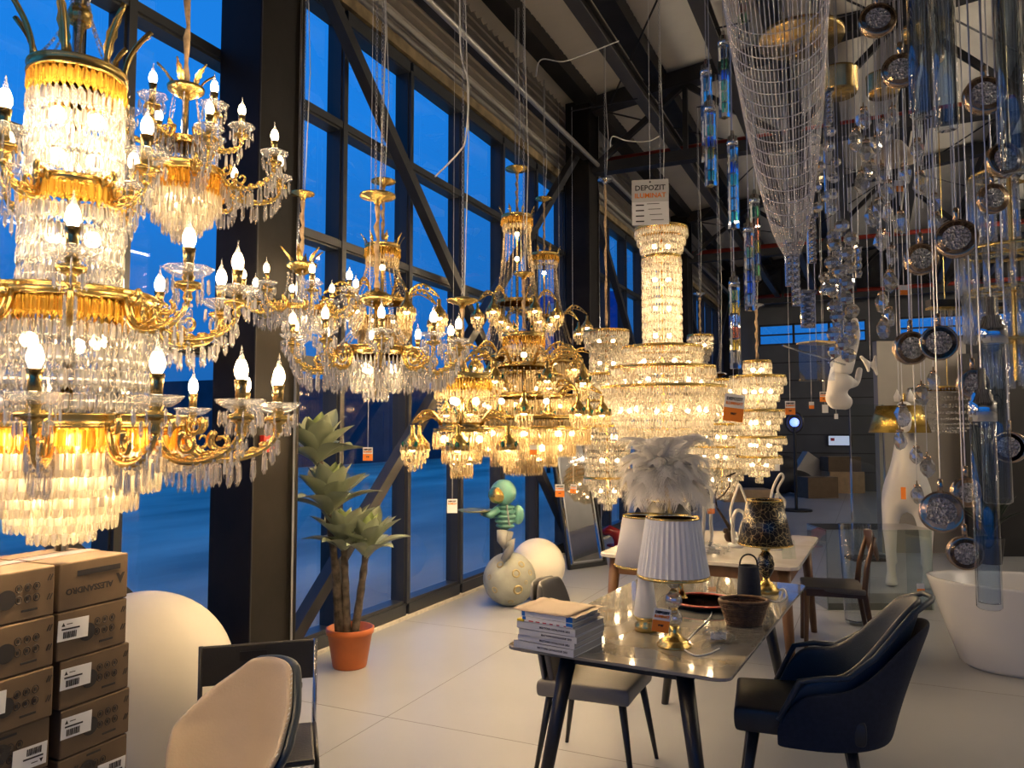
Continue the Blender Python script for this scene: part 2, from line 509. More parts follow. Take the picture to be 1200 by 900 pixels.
for k in range(1, len(FR) - 1):
    for x in (XW + 0.6, 0.8, 4.5):
        rods.tube([(x, FR[k] + 0.2, zroof(x) - 0.35), (x + 3.5, FR[k + 1] + 0.2, zroof(x + 3.5) - 0.35)], 0.012, 6)
        rods.tube([(x + 3.5, FR[k] + 0.2, zroof(x + 3.5) - 0.35), (x, FR[k + 1] + 0.2, zroof(x) - 0.35)], 0.012, 6)
tag(rods.build('tie_rod', steel), kind='structure')
tag(MB().tube([(-3.2, Y0, 5.13), (-3.2, Y1, 5.13)], 0.028, 8).build('cable_conduit', pm('conduit_metal', (0.55, 0.53, 0.5), 0.3, 0.7), None, True), kind='structure')
tag(MB().box((-3.32, 9, 5.22), (0.10, 26, 0.07)).build('cable_tray', steel), kind='structure')

roof_m = pm('roof_sheet', (0.66, 0.63, 0.57), 0.5, noise=0.06, scale=2)
prof = []; y = Y0
while y < Y1:
    prof += [(y, 0), (y + 0.07, 0), (y + 0.085, 0.035), (y + 0.125, 0.035), (y + 0.14, 0)]; y += 0.14
rf = MB()
rf.grid([[(XW - 0.3, yy, zroof(XW - 0.3) + dz) for yy, dz in prof], [(XE, yy, zroof(XE) + dz) for yy, dz in prof]])
rf.box((0, 0, 0), (0.001, 0.001, 0.001)) if False else None
rfo = rf.build('ceiling', roof_m); tag(rfo, kind='structure')
mod(rfo, 'SOLIDIFY', thickness=0.08, offset=1)

# far wall, right wall, wall behind the camera
wfar = pm('far_wall', (0.10, 0.105, 0.11), 0.7, noise=0.15, scale=1.5)
o = MB().box(((XW + XE) / 2, Y1 + 0.1, 2.0), (XE - XW, 0.2, 4.0)).box(((XW + XE) / 2, Y1 + 0.1, 6.1), (XE - XW, 0.2, 3.0))
for x in (-3.2, 0.35, 4.5, 8.6): o.box((x, Y1 + 0.1, 4.3), (0.8, 0.2, 0.62))
wb = o.build('wall_back', wfar); tag(wb, kind='structure')
seam = MB()
for z in np.arange(0.5, 3.9, 0.5): seam.box((1.0, Y1 - 0.012, z), (8.8, 0.02, 0.03))
seam.build('panel_seam', steel, wb)
for i, (xa, xb) in enumerate(((-2.8, -0.05), (0.75, 4.1), (4.9, 8.2))):
    w_ = bpy.data.objects.new('window_%d' % (i + 1), None); w_.location = (0, Y1 + 0.05, 0); link(w_); tag(w_, kind='structure')
    f_ = MB()
    n = max(2, int((xb - xa) / 0.7))
    for k in range(n + 1): f_.box((xa + (xb - xa) * k / n, 0, 4.3), (0.06, 0.08, 0.6))
    f_.box(((xa + xb) / 2, 0, 4.02), (xb - xa, 0.08, 0.06)).box(((xa + xb) / 2, 0, 4.3), (xb - xa, 0.07, 0.04)).box(((xa + xb) / 2, 0, 4.58), (xb - xa, 0.08, 0.06))
    f_.build('window_frame', steel, w_)
    for k in range(n):
        MB().box((xa + (xb - xa) * (k + 0.5) / n, 0.02, 4.3), ((xb - xa) / n - 0.06, 0.01, 0.52)).build('pane', pane_m, w_)
tag(MB().box((XE + 0.1, (Y0 + Y1) / 2, 3.9), (0.2, Y1 - Y0, 7.8)).build('wall_right', pm('wall_plaster', (0.32, 0.30, 0.28), 0.7, noise=0.1, scale=2)), kind='structure')
# glass shop front behind the camera
wf = bpy.data.objects.new('wall_front', None); wf.location = (0, Y0, 0); link(wf); tag(wf, kind='structure')
f_ = MB()
x = XW
xs = []
while x < XE + 0.01: xs.append(x); x += (XE - XW) / 9
for x in xs: f_.box((x, 0, 3.0), (0.10, 0.12, 6.0))
for z in (0.07, 2.1, 4.0, 5.9): f_.box(((XW + XE) / 2, 0, z), (XE - XW, 0.12, 0.10))
f_.build('shop_front_frame', alu, wf)
for i in range(9):
    MB().box(((xs[i] + xs[i + 1]) / 2, 0, 4.95), (xs[1] - xs[0] - 0.08, 0.05, 1.82)).build('solid_panel', panel_m, wf)  # unseen upper row made solid to cut blue sky reflections
    for a, b in ((0.1, 2.06), (2.14, 3.96)):
        MB().box(((xs[i] + xs[i + 1]) / 2, 0, (a + b) / 2), (xs[1] - xs[0] - 0.08, 0.012, b - a)).build('pane', pane_m, wf)
tag(MB().box((2.65, Y0, 6.9), (XE - XW, 0.12, 1.9)).build('trim_1', panel_m), kind='structure')
# ------------------------------------------------------------------ crystal cuts
def cut(rings, n=6, flat=1.0):
    m = MB(); m.v = []; vs = []; fs = []
    m.lathe([(r_, z_) for r_, z_ in rings], n)
    V, T = tri_of(m); V = V * np.array([1, flat, 1])
    return V, T
# unit cuts: hang from z=0 down to z=-1, half width about 1
X_PRISM = cut([(0.0, 0), (0.75, -0.12), (1.0, -0.75), (0.0, -1)], 6, 0.6)
X_DROP = cut([(0.0, 0), (0.55, -0.22), (1.0, -0.72), (0.0, -1)], 4, 0.8)
X_LOBE = cut([(0.5, 0), (0.85, -0.15), (1.0, -0.7), (0.6, -0.95), (0.0, -1)], 6, 0.45)
X_OCT = cut([(0.0, 0), (1.0, -0.35), (1.0, -0.65), (0.0, -1)], 4, 0.7)
X_BEAD = cut([(0.0, 0), (1.0, -0.5), (0.0, -1)], 4, 1.0)

class Crystals:
    """collects cut crystals of one chandelier; the nearest may become parts of their own"""
    def __init__(s): s.d = {}
    def add(s, cutname, mat, x, y, z, yaw, w, h):
        s.d.setdefault((cutname, mat.name), []).append((x, y, z, yaw, w, h))
    def ring(s, cutname, mat, r, z, n, w, h, jit=0.0, th0=0.0):
        for k in range(n):
            a = 2 * math.pi * (k + 0.5 * (jit > 0) * random.random()) / n + th0
            s.add(cutname, mat, r * math.cos(a), r * math.sin(a), z, a + math.pi / 2, w, h * (1 + jit * (random.random() - 0.5)))
    def flush(s, root, names, singles=0):
        base = root.location
        pool = []
        for key, it in s.d.items():
            for t in it:
                dx = t[0] + base.x; dy = t[1] + base.y
                pool.append((math.hypot(dx, dy) - 4 * t[4], key, t))
        pool.sort(key=lambda q: q[0])
        rest = {}
        cache = {}
        for i, (d_, key, t) in enumerate(pool):
            if i < singles:
                sig = (key, round(t[4], 4), round(t[5], 3))
                if sig not in cache:
                    V, T = CUTS[key[0]]
                    cache[sig] = np_mesh('crystal', V * np.array([sig[1], sig[1], sig[2]]), T, MATS[key[1]])
                inst('crystal', cache[sig], root, t[:3], t[3])
            else: rest.setdefault(key, []).append(t)
        for key, it in rest.items():
            V, T = scatter(CUTS[key[0]], it)
            o = link(bpy.data.objects.new(names, np_mesh(names, V, T, MATS[key[1]])), root)
            o['kind'] = 'stuff'
CUTS = {'prism': X_PRISM, 'drop': X_DROP, 'lobe': X_LOBE, 'oct': X_OCT, 'bead': X_BEAD}

# ------------------------------------------------------------------ chains and cords
LINK = MB().tube([(0.0045 * math.cos(a) * 1.3, 0, 0.013 * math.sin(a)) for a in [2 * math.pi * k / 8 for k in range(8)]], 0.0016, 4, closed=True)
LINK = tri_of(LINK)
def chain_mesh(length, pitch=0.021, scale=1.0):
    n = max(1, int(length / pitch))
    V, T = scatter(LINK, [(0, 0, (i + 0.5) * length / n, (i % 2) * math.pi / 2, scale, scale) for i in range(n)])
    return np_mesh('chain', V, T, chainm)

def hang(root, z_top, zend=5.25, two=False, sleeve=0.0, sleeve_z=None, canopy=None, canopy_mat=None, chain_scale=1.0):
    """suspension from z_top (local) up to the beam: gold pan, fabric sleeve and chain"""
    zc = zend - root.location.z
    z = z_top
    if sleeve:
        pts = [(0.004 * math.sin(i * 1.7), 0.004 * math.cos(i * 2.3), z + sleeve * i / 14) for i in range(15)]
        MB().tube(pts, [0.011 + 0.004 * math.sin(i * 2.1) for i in range(15)], 8).build('cord_sleeve', cloth, root, True)
        z += sleeve
    if canopy:
        MB().lathe([(0.012, z - 0.02), (0.02, z), (canopy, z + canopy * 0.25), (canopy, z + canopy * 0.38), (canopy * 0.6, z + canopy * 0.5), (0.01, z + canopy * 0.6)], 20).build('ceiling_cup', canopy_mat or gold, root, True)
        z += canopy * 0.6
    if root.location.y > 5.5 and -2 < root.location.x < -0.6: hook(root, 0, 0, zend)
    if zc > z + 0.05:
        me = chain_mesh(zc - z, scale=chain_scale, pitch=0.021 * chain_scale)
        if two:
            inst('chain', me, root, (0.02, 0, z)); inst('chain', me, root, (-0.02, 0.01, z))
        else: inst('chain', me, root, (0, 0, z))
        MB().tube([(0.012, 0, z), (0.03, 0.01, z + (zc - z) * 0.3), (0.015, -0.012, z + (zc - z) * 0.6), (0.01, 0, zc)], 0.003, 5).build('flex', pm_white_flex, root, True)
BEAMS = (-2.2, -1.25, -0.3, 0.65, 1.6, 2.6, 3.6, 4.8, 6.0, 7.2)
def hook(t, x, y, zend):
    gx = t.location.x + x * math.cos(t.rotation_euler.z) - y * math.sin(t.rotation_euler.z)
    bx = min(BEAMS, key=lambda b: abs(b - gx))
    d = Matrix.Rotation(-t.rotation_euler.z, 3, 'Z') @ Vector((bx - gx, 0, 0))
    zl_ = zend - t.location.z
    MB().bar((x, y, zl_), (x + d.x, y + d.y, zl_), 0.012, 0.012).build('hook_bar', steel, t)
pm_white_flex = pm('white_flex', (0.6, 0.6, 0.58), 0.5)

# ------------------------------------------------------------------ shared small meshes
BULB = MB().lathe([(0.009, 0), (0.0150, 0.014), (0.0160, 0.024), (0.0125, 0.038), (0.009, 0.046)], 10).mesh('bulb', bulb, True)
BULB_TIP = MB().lathe([(0.0092, 0.045), (0.0045, 0.060), (0.0028, 0.068), (0.0012, 0.082)], 8).mesh('bulb_tip', dishglass, True)
INB = MB().ball((0, 0, 0), 0.021, 10, 6).mesh('bulb', bulb_in, True)
FARB = MB().ball((0, 0, 0), 0.020, 8, 6).mesh('bulb', bulb_far, True)
SLEEVE = MB().lathe([(0.012, -0.065), (0.0125, -0.02), (0.016, 0.002), (0.0135, 0.002), (0.012, -0.03)], 12).mesh('candle_sleeve', brass, True)
DISH = MB().lathe([(0.012, -0.066), (0.030, -0.068), (0.046, -0.058), (0.056, -0.047), (0.054, -0.044), (0.043, -0.053), (0.012, -0.058)], 24, wob=lambda k, z: 1 + 0.05 * math.cos(k * math.pi / 1.5) * (z > -0.06)).mesh('glass_dish', dishglass, True)
CUP = MB().lathe([(0.007, -0.125), (0.012, -0.118), (0.008, -0.105), (0.028, -0.088), (0.034, -0.092), (0.030, -0.082), (0.012, -0.076), (0.015, -0.066)], 16, wob=lambda k, z: 1 + 0.12 * math.cos(k * math.pi / 2) * (-0.1 < z < -0.08)).mesh('drip_cup', gold, True)

_arm_cache = {}
def candle_arm_meshes(L, dip, fringe_n, drop, mat, lift=0.0):
    """scrolled arm in the local xz plane; candle foot at (L, 0, 0)"""
    key = (round(L, 3), dip, fringe_n, drop, mat.name, lift)
    if key in _arm_cache: return _arm_cache[key]
    pts = []
    for i in range(19):
        t = i / 18
        x = L * (t - 0.10 * math.sin(2 * math.pi * t) * 0.9)
        z = -dip * math.sin(math.pi * (t ** 0.8)) + (0.02 + lift) * (1 - t) ** 2
        pts.append((x, 0, z))
    m = MB().tube(pts, [0.012 - 0.006 * i / 18 if i < 14 else 0.0065 for i in range(19)], 8)
    for (cx, cz, r0, s_) in ((0.40 * L, -dip * 0.28, dip * 0.42, 1), (0.12 * L, 0.02, dip * 0.34, -1)):
        sp_ = [(cx + s_ * r0 * (1 - k / 22) * math.cos(k * 0.42 + 2.2), 0, cz + r0 * (1 - k / 22) * math.sin(k * 0.42 + 2.2)) for k in range(18)]
        m.tube(sp_, [0.0075 * (1 - k / 30) for k in range(18)], 6)
    for k in range(5):
        t = 0.35 + 0.12 * k
        p = pts[int(t * 18)]
        m.ball((p[0], 0, p[2] + 0.008), 0.011, 8, 5, (1.4, 0.7, 0.8))
    arm = m.mesh('arm', gold, True)
    it = []
    for k in range(fringe_n):
        t = 0.12 + 0.88 * k / max(1, fringe_n - 1)
        p = pts[min(18, int(t * 18))]
        for sgn in (-1, 1):
            it.append((p[0], sgn * 0.010, p[2] - 0.016, 0.3 * sgn, drop * 0.115, drop * (0.8 + 0.3 * math.sin(math.pi * t))))
            it.append((p[0], sgn * 0.010, p[2] - 0.004, 0.9, drop * 0.09, drop * 0.2))
    n = 8
    for k in range(n):
        a = 2 * math.pi * k / n
        it.append((L + 0.046 * math.cos(a), 0.046 * math.sin(a), 0.055, a, drop * 0.10, drop * 0.75))
        it.append((L + 0.030 * math.cos(a), 0.030 * math.sin(a), 0.028, a, drop * 0.09, drop * 0.7))
    V, T = scatter(X_PRISM, it)
    fr = np_mesh('crystal_fringe', V, T, mat)
    _arm_cache[key] = (arm, fr)
    return _arm_cache[key]

def candle_arms(root, n, r0, r1, zf, th0, dip=0.075, fringe=9, drop=0.055, mat=None, lift=0.0, unlit=()):
    """n scrolled candle arms round the ring of radius r0 at height zf (foot of the candle)"""
    mat = mat or clear_x
    arm, fr = candle_arm_meshes(r1 - r0, dip, fringe, drop, mat, lift)
    L = r1 - r0
    base = math.atan2(-root.location.y, -root.location.x)          # towards the camera
    for k in range(n):
        a = base + th0 + 2 * math.pi * k / n
        A = inst('arm', arm, root, (r0 * math.cos(a), r0 * math.sin(a), zf), a)
        inst('drip_cup', CUP, A, (L, 0, 0.125)); inst('glass_dish', DISH, A, (L, 0, 0.125))
        inst('candle_sleeve', SLEEVE, A, (L, 0, 0.125))
        if k in unlit:
            inst('bulb', BULB_OFF, A, (L, 0, 0.127))
        else:
            inst('bulb', BULB, A, (L, 0, 0.127)); inst('bulb_tip', BULB_TIP, A, (L, 0, 0.127))
        f_ = inst('crystal_fringe', fr, A); f_['kind'] = 'stuff'
BULB_OFF = MB().lathe([(0.009, 0), (0.0165, 0.018), (0.0175, 0.028), (0.013, 0.045), (0.006, 0.058), (0.0015, 0.075)], 10).mesh('bulb', bulb_off, True)

def band(root, r, z, h, mat=gold, n=48, name='ring_band'):
    return MB().lathe([(r - 0.006, z - h / 2), (r + 0.003, z - h / 2), (r + 0.004, z - h * 0.35), (r, z - h * 0.25), (r, z + h * 0.25), (r + 0.004, z + h * 0.35), (r + 0.003, z + h / 2), (r - 0.006, z + h / 2), (r - 0.006, z - h / 2)], n).build(name, mat, root, True)

def leaf_crown(root, r, z, n, h, out=0.35, mat=gold, gem=None, name='crown_leaf'):
    m = MB()
    rows = []
    for i in range(9):
        t = i / 8
        x = out * h * t * t; zz_ = h * (t - 0.12 * t ** 4)
        w_ = h * (0.20 if h < 0.12 else 0.11) * math.sin(math.pi * (0.15 + 0.82 * t)) * (1 + 0.35 * math.sin(i * math.pi))
        if i % 2: w_ *= 0.72
        rows.append([(x + 0.15 * w_, -w_, zz_), (x, 0, zz_), (x + 0.15 * w_, w_, zz_)])
    m.grid(rows); m.tube([(out * h * (i / 8) ** 2, 0, h * i / 8 * 0.98) for i in range(9)], 0.05 * h, 5)
    me = m.mesh(name, mat, True)
    gm = MB().ball((0, 0, 0), 0.13 * h, 8, 6, (0.5, 0.8, 1.2)).mesh('jewel', gem, True) if gem else None
    for k in range(n):
        a = 2 * math.pi * k / n
        l = inst(name, me, root, (r * math.cos(a), r * math.sin(a), z), a)
        if gem: inst('jewel', gm, l, (0.12 * h + 0.02 * h, 0, h * 0.45))

# bell lamps: arched arms with upturned gold bells and crystal strands
green_gem = pm('green_glass_jewel', (0.01, 0.10, 0.07), 0.1, 0.0)
_bell = {}
def bell_meshes(L, rise, mat):
    key = (round(L, 3), round(rise, 3), mat.name)
    if key in _bell: return _bell[key]
    pts = []
    for i in range(15):
        t = i / 14
        pts.append((L * (t ** 0.9), 0, rise * math.sin(math.pi * min(1, t * 0.98) ** 0.8 * 0.98)))
    m = MB().tube(pts, [0.0095 - 0.003 * i / 14 for i in range(15)], 6)
    m.tube([(p[0], 0, p[2] - 0.035 * math.sin(math.pi * i / 14)) for i, p in enumerate(pts)], 0.005, 5)
    for i in range(2, 13, 2): m.ball((pts[i][0], 0, pts[i][2] - 0.012), 0.012, 6, 4, (1, 0.6, 1))
    arm = m.mesh('arm', gold, True)
    bell = MB().lathe([(0.006, 0.03), (0.013, 0.025), (0.013, -0.015), (0.024, -0.03), (0.046, -0.06), (0.058, -0.10), (0.054, -0.10), (0.040, -0.06), (0.008, -0.03)], 14)
    bm = bell.mesh('bell_shade', gold, True)
    it = []
    for row, (r_, z_, h_, n_) in enumerate(((0.056, -0.095, 0.055, 16), (0.050, -0.13, 0.055, 14), (0.036, -0.165, 0.05, 10), (0.018, -0.195, 0.05, 5))):
        for k in range(n_):
            a = 2 * math.pi * k / n_ + row * 0.2
            it.append((L + r_ * math.cos(a), r_ * math.sin(a), z_, a, 0.0075, h_))
    V, T = scatter(X_DROP, it)
    fr = np_mesh('crystal_strands', V, T, mat)
    _bell[key] = (arm, bm, fr)
    return _bell[key]
BELLB = MB().ball((0, 0, 0), 0.024, 8, 6).mesh('bulb', bulb_in, True)
JEWEL = MB().ball((0, 0, 0), 0.014, 8, 6, (0.5, 0.8, 1.2)).mesh('jewel', green_gem, True)

def bell_arms(root, n, r0, r1, z, th0, rise=0.09, mat=None, jewels=False, fall=0.0):
    mat = mat or warm_x
    L = r1 - r0
    arm, bm, fr = bell_meshes(L, rise, mat)
    base = math.atan2(-root.location.y, -root.location.x)
    for k in range(n):
        a = base + th0 + 2 * math.pi * k / n
        A = inst('arm', arm, root, (r0 * math.cos(a), r0 * math.sin(a), z), a)
        B_ = inst('bell_shade', bm, A, (L, 0, -0.03))
        inst('bulb', BELLB, A, (L, 0, -0.115))
        if jewels:
            inst('jewel', JEWEL, A, (L + 0.052, 0, -0.10)); inst('jewel', JEWEL, A, (L, 0.052, -0.10), math.pi / 2); inst('jewel', JEWEL, A, (L, -0.052, -0.10), -math.pi / 2)
        f_ = inst('crystal_strands', fr, A); f_['kind'] = 'stuff'

def inner_bulbs(root, spots, me=None):
    for (x, y, z) in spots: inst('bulb', me or INB, root, (x, y, z))

def rod(root, z0, z1, r=0.012, mat=None, name='stem'):
    MB().tube([(0, 0, z0), (0, 0, z1)], r, 10).build(name, mat or chrome, root, True)

def spokes(root, r, z, n=4, mat=None):
    m = MB()
    for k in range(n):
        a = math.pi * k / n
        m.tube([(r * math.cos(a), r * math.sin(a), z), (-r * math.cos(a), -r * math.sin(a), z)], 0.004, 5)
    m.build('spokes', mat or gold, root)

def chand(name, label, px, py_bottom, Z, group=None):
    """empty at the bottom point of a chandelier; returns it and a pixel-row -> local height map"""
    b = W(px, py_bottom, Z)
    t = thing(name, label, 'chandelier', b, 0.0, group)
    return t, (lambda py: W(px, py, Z).z - b.z)

# ------------------------------------------------------------------ A: the tall candle chandelier over the cartons
t, zl = chand('candle_chandelier', 'tall gold candle chandelier with stacked crystal drums above the cardboard cartons', 72, 640, 1.95)
C = Crystals()
rod(t, zl(645), zl(-60), 0.016, chrome)
MB().lathe([(0.026, zl(8)), (0.03, zl(-5)), (0.022, zl(-14))], 16).build('stem_collar', gold, t, True)
for r_, py, h in ((0.115, 74, 0.028), (0.088, 210, 0.026), (0.205, 349, 0.030), (0.285, 494, 0.034)):
    band(t, r_, zl(py), h, gold); spokes(t, r_ - 0.004, zl(py), 3)
leaf_crown(t, 0.108, zl(68), 7, 0.15, 0.42)
def drum(C, r, za, zb, rows, amber, w=0.0085, mat=clear_x, layers=2, cutn='prism', sp=2.05):
    h = (za - zb) / rows
    for i in range(rows):
        for L_ in range(layers):
            rr = r - L_ * 0.02
            n = max(6, int(2 * math.pi * rr / (w * sp)))
            mt = amber_x if i < amber else mat
            for k in range(n):
                a = 2 * math.pi * (k + 0.5 * (i % 2)) / n
                C.add(cutn, mt, rr * math.cos(a), rr * math.sin(a), za - i * h, a + math.pi / 2 + 0.4 * (random.random() - 0.5), w, h * 0.97)
drum(C, 0.113, zl(80), zl(205), 5, 1)
drum(C, 0.120, zl(216), zl(340), 5, 1)
drum(C, 0.198, zl(355), zl(488), 5, 1, layers=2)
for r_, pa, pb in ((0.285, 500, 530), (0.275, 524, 556), (0.225, 545, 580), (0.172, 565, 602), (0.125, 585, 622), (0.075, 605, 637)):
    for q in range(2):
        drum(C, r_ - 0.025 * q, zl(pa + 3 * q), zl(pb), 1, 1 if pa == 500 else 0, 0.0095, warm_x, 2, 'lobe', 2.1)
for q in range(6):   # swags of beads from the stem to the top ring
    a = q * math.pi / 3 + 0.4
    for i in range(34):
        u = i / 33
        C.add('bead', clear_x, (0.02 + 0.09 * u ** 2) * math.cos(a), (0.02 + 0.09 * u ** 2) * math.sin(a), zl(-40) + (zl(70) - zl(-40)) * u, a, 0.005, 0.010)
C.flush(t, 'crystal_strands', 300)
candle_arms(t, 15, 0.285, 0.53, zl(494) - 0.03, R(-6), 0.075, 10, 0.055)
candle_arms(t, 10, 0.205, 0.41, zl(349) - 0.03, R(0), 0.07, 9, 0.055)
candle_arms(t, 4, 0.088, 0.215, zl(210) - 0.01, R(47), 0.06, 7, 0.055)
inner_bulbs(t, [(0.05 * math.cos(a), 0.05 * math.sin(a), zl(p)) for p in (130, 180) for a in (0.5, 2.6, 4.7)])
inner_bulbs(t, [(0.09 * math.cos(a), 0.09 * math.sin(a), zl(400)) for a in (0.2, 2.3, 4.4)])
inner_bulbs(t, [(0.16 * math.cos(a), 0.16 * math.sin(a), zl(528)) for a in (0.3, 1.35, 2.4, 3.45, 4.5, 5.55)])
inner_bulbs(t, [(0.05 * math.cos(a), 0.05 * math.sin(a), zl(560)) for a in (0.3, 2.4, 4.5)])
inner_bulbs(t, [(0.20 * math.cos(a), 0.20 * math.sin(a), zl(520)) for a in (0.8, 1.85, 2.9, 3.95, 5.0, 6.05)])
inner_bulbs(t, [(0.235 * math.cos(a), 0.235 * math.sin(a), zl(516)) for a in [k * math.pi / 6 for k in range(12)]])
inner_bulbs(t, [(0.11 * math.cos(a), 0.11 * math.sin(a), zl(578)) for a in [k * math.pi / 3 for k in range(6)]])
inner_bulbs(t, [(0.03, 0, zl(600)), (-0.03, 0.02, zl(585))])
inner_bulbs(t, [(0.05 * math.cos(a), 0.05 * math.sin(a), zl(275)) for a in (0.5, 2.6, 4.7)])
hang(t, zl(-60), canopy=0.07)

# ------------------------------------------------------------------ B: the two-tier candle chandelier by the column
t, zl = chand('candle_chandelier', 'two-tier gold candle chandelier with crystal bowl hanging before the dark column', 213, 285, 3.2)
C = Crystals()
rod(t, zl(280), zl(108), 0.014, chrome)
MB().lathe([(0.012, zl(112)), (0.03, zl(110)), (0.072, zl(102)), (0.075, zl(98)), (0.05, zl(97)), (0.01, zl(95))], 20).build('crown_dish', gold, t, True)
leaf_crown(t, 0.055, zl(99), 6, 0.085, 0.7)
band(t, 0.08, zl(166), 0.03); band(t, 0.165, zl(203), 0.035); spokes(t, 0.16, zl(203)); spokes(t, 0.078, zl(166))
drum(C, 0.075, zl(170), zl(200), 1, 0, 0.010, clear_x, 1)
for r_, pa, pb, am in ((0.162, 207, 232, 1), (0.150, 224, 250, 0), (0.118, 240, 264, 0), (0.078, 254, 276, 0), (0.04, 266, 286, 0)):
    drum(C, r_, zl(pa), zl(pb), 1, am, 0.010, warm_x, 2, 'lobe')
for q in range(6):
    a = q * math.pi / 3 + 0.2
    for i in range(26):
        u = i / 25
        C.add('bead', clear_x, (0.05 + 0.03 * u) * math.cos(a), (0.05 + 0.03 * u) * math.sin(a), zl(108) + (zl(164) - zl(108)) * u, a, 0.005, 0.010)
C.flush(t, 'crystal_strands', 0)
candle_arms(t, 8, 0.165, 0.405, zl(203) - 0.01, R(12), 0.07, 10, 0.065)
candle_arms(t, 6, 0.08, 0.225, zl(166) + 0.03, R(28), 0.05, 7, 0.06, unlit=(4,))
inner_bulbs(t, [(0.06 * math.cos(a), 0.06 * math.sin(a), zl(235)) for a in (0.5, 2.6, 4.7)])
hang(t, zl(98), sleeve=0.75)

# ------------------------------------------------------------------ C: candle chandeliers before the window
t, zl = chand('candle_chandelier', 'small gold candle chandelier with leaf crown beside the dark column edge', 352, 400, 4.3)
C = Crystals()
MB().lathe([(0.012, zl(322)), (0.05, zl(318)), (0.085, zl(311)), (0.085, zl(308)), (0.04, zl(306))], 20).build('crown_dish', gold, t, True)
leaf_crown(t, 0.06, zl(309), 6, 0.09, 0.7)
rod(t, zl(395), zl(318), 0.02, dishglass)
band(t, 0.13, zl(362), 0.03); spokes(t, 0.125, zl(362))
for q in range(8):
    a = q * math.pi / 4
    for i in range(24):
        u = i / 23
        C.add('bead', clear_x, (0.07 + 0.05 * u ** 2) * math.cos(a), (0.07 + 0.05 * u ** 2) * math.sin(a), zl(318) + (zl(360) - zl(318)) * u, a, 0.007, 0.011)
for r_, pa, pb in ((0.13, 364, 380), (0.10, 376, 390), (0.06, 386, 400)): drum(C, r_, zl(pa), zl(pb), 1, 0, 0.011, clear_x, 1, 'lobe')
C.flush(t, 'crystal_strands', 0)
candle_arms(t, 8, 0.13, 0.31, zl(358) - 0.0, R(10), 0.06, 8, 0.065)
inner_bulbs(t, [(0, 0.04, zl(372))])
hang(t, zl(308), sleeve=zl(228) - zl(308), canopy=0.065)

t, zl = chand('candle_chandelier', 'wide gold candle chandelier with ten arms hanging before the window panes', 440, 470, 3.6)
C = Crystals()
rod(t, zl(465), zl(340), 0.012, brass)
MB().lathe([(0.02, zl(360)), (0.075, zl(352)), (0.08, zl(346)), (0.03, zl(340)), (0.012, zl(336))], 20).build('hub', gold, t, True)
band(t, 0.195, zl(413), 0.042, brass); spokes(t, 0.19, zl(413))
for q in range(10):
    a = q * math.pi / 5
    for i in range(30):
        u = i / 29
        C.add('bead', clear_x, (0.07 + 0.12 * u ** 1.5) * math.cos(a), (0.07 + 0.12 * u ** 1.5) * math.sin(a), zl(348) + (zl(408) - zl(348)) * (u ** 0.7), a, 0.007, 0.011)
for r_, pa, pb in ((0.19, 418, 440), (0.157, 430, 452), (0.11, 442, 462), (0.055, 452, 472)): drum(C, r_, zl(pa), zl(pb), 1, 0, 0.010, clear_x, 2, 'drop')
C.flush(t, 'crystal_strands', 0)
candle_arms(t, 10, 0.195, 0.392, zl(413) - 0.02, R(3), 0.08, 11, 0.075)
inner_bulbs(t, [(0.08 * math.cos(a), 0.08 * math.sin(a), zl(432)) for a in (0.5, 2.6, 4.7)])
hang(t, zl(340), sleeve=zl(232) - zl(340), canopy=0.085, two=True)

# ------------------------------------------------------------------ C3, D: gold bell-arm chandeliers
def skirt(C, za, ra, zb, rb, n, mat=gold_x, power=2.0, w=0.007):
    m = max(6, int(abs(za - zb) / 0.016))
    for q in range(n):
        a = 2 * math.pi * q / n
        for i in range(m):
            u = i / (m - 1)
            r_ = ra + (rb - ra) * u ** power
            C.add('bead', mat, r_ * math.cos(a), r_ * math.sin(a), za + (zb - za) * u, a, w, 0.015)

def crown(root, C, r, z, h, gem=None, n=8):
    band(root, r, z, h * 0.5, gold); leaf_crown(root, r, z + h * 0.2, n, h * 1.3, 0.45, gold, gem)
    m = MB()
    for k in range(18):
        a = 2 * math.pi * k / 18
        m.ball((r * math.cos(a), r * math.sin(a), z - h * 0.3), h * 0.16, 6, 4)
    m.build('filigree', gold, root, True)
    drum(C, r, z - h * 0.25, z - h * 1.5, 1, 1, 0.008, gold_x, 1, 'drop')
    drum(C, r * 0.92, z - h * 1.2, z - h * 2.3, 1, 0, 0.008, gold_x, 1, 'drop')

def basket(root, C, steps, zl, mat=gold_x, w=0.0085, cutn='drop', layers=2, bandh=0.018):
    for i, (r_, pa, pb) in enumerate(steps):
        band(root, r_, zl(pa) + 0.004, bandh, gold, 40)
        drum(C, r_, zl(pa), zl(pb), 1, 0, w, mat, layers, cutn)

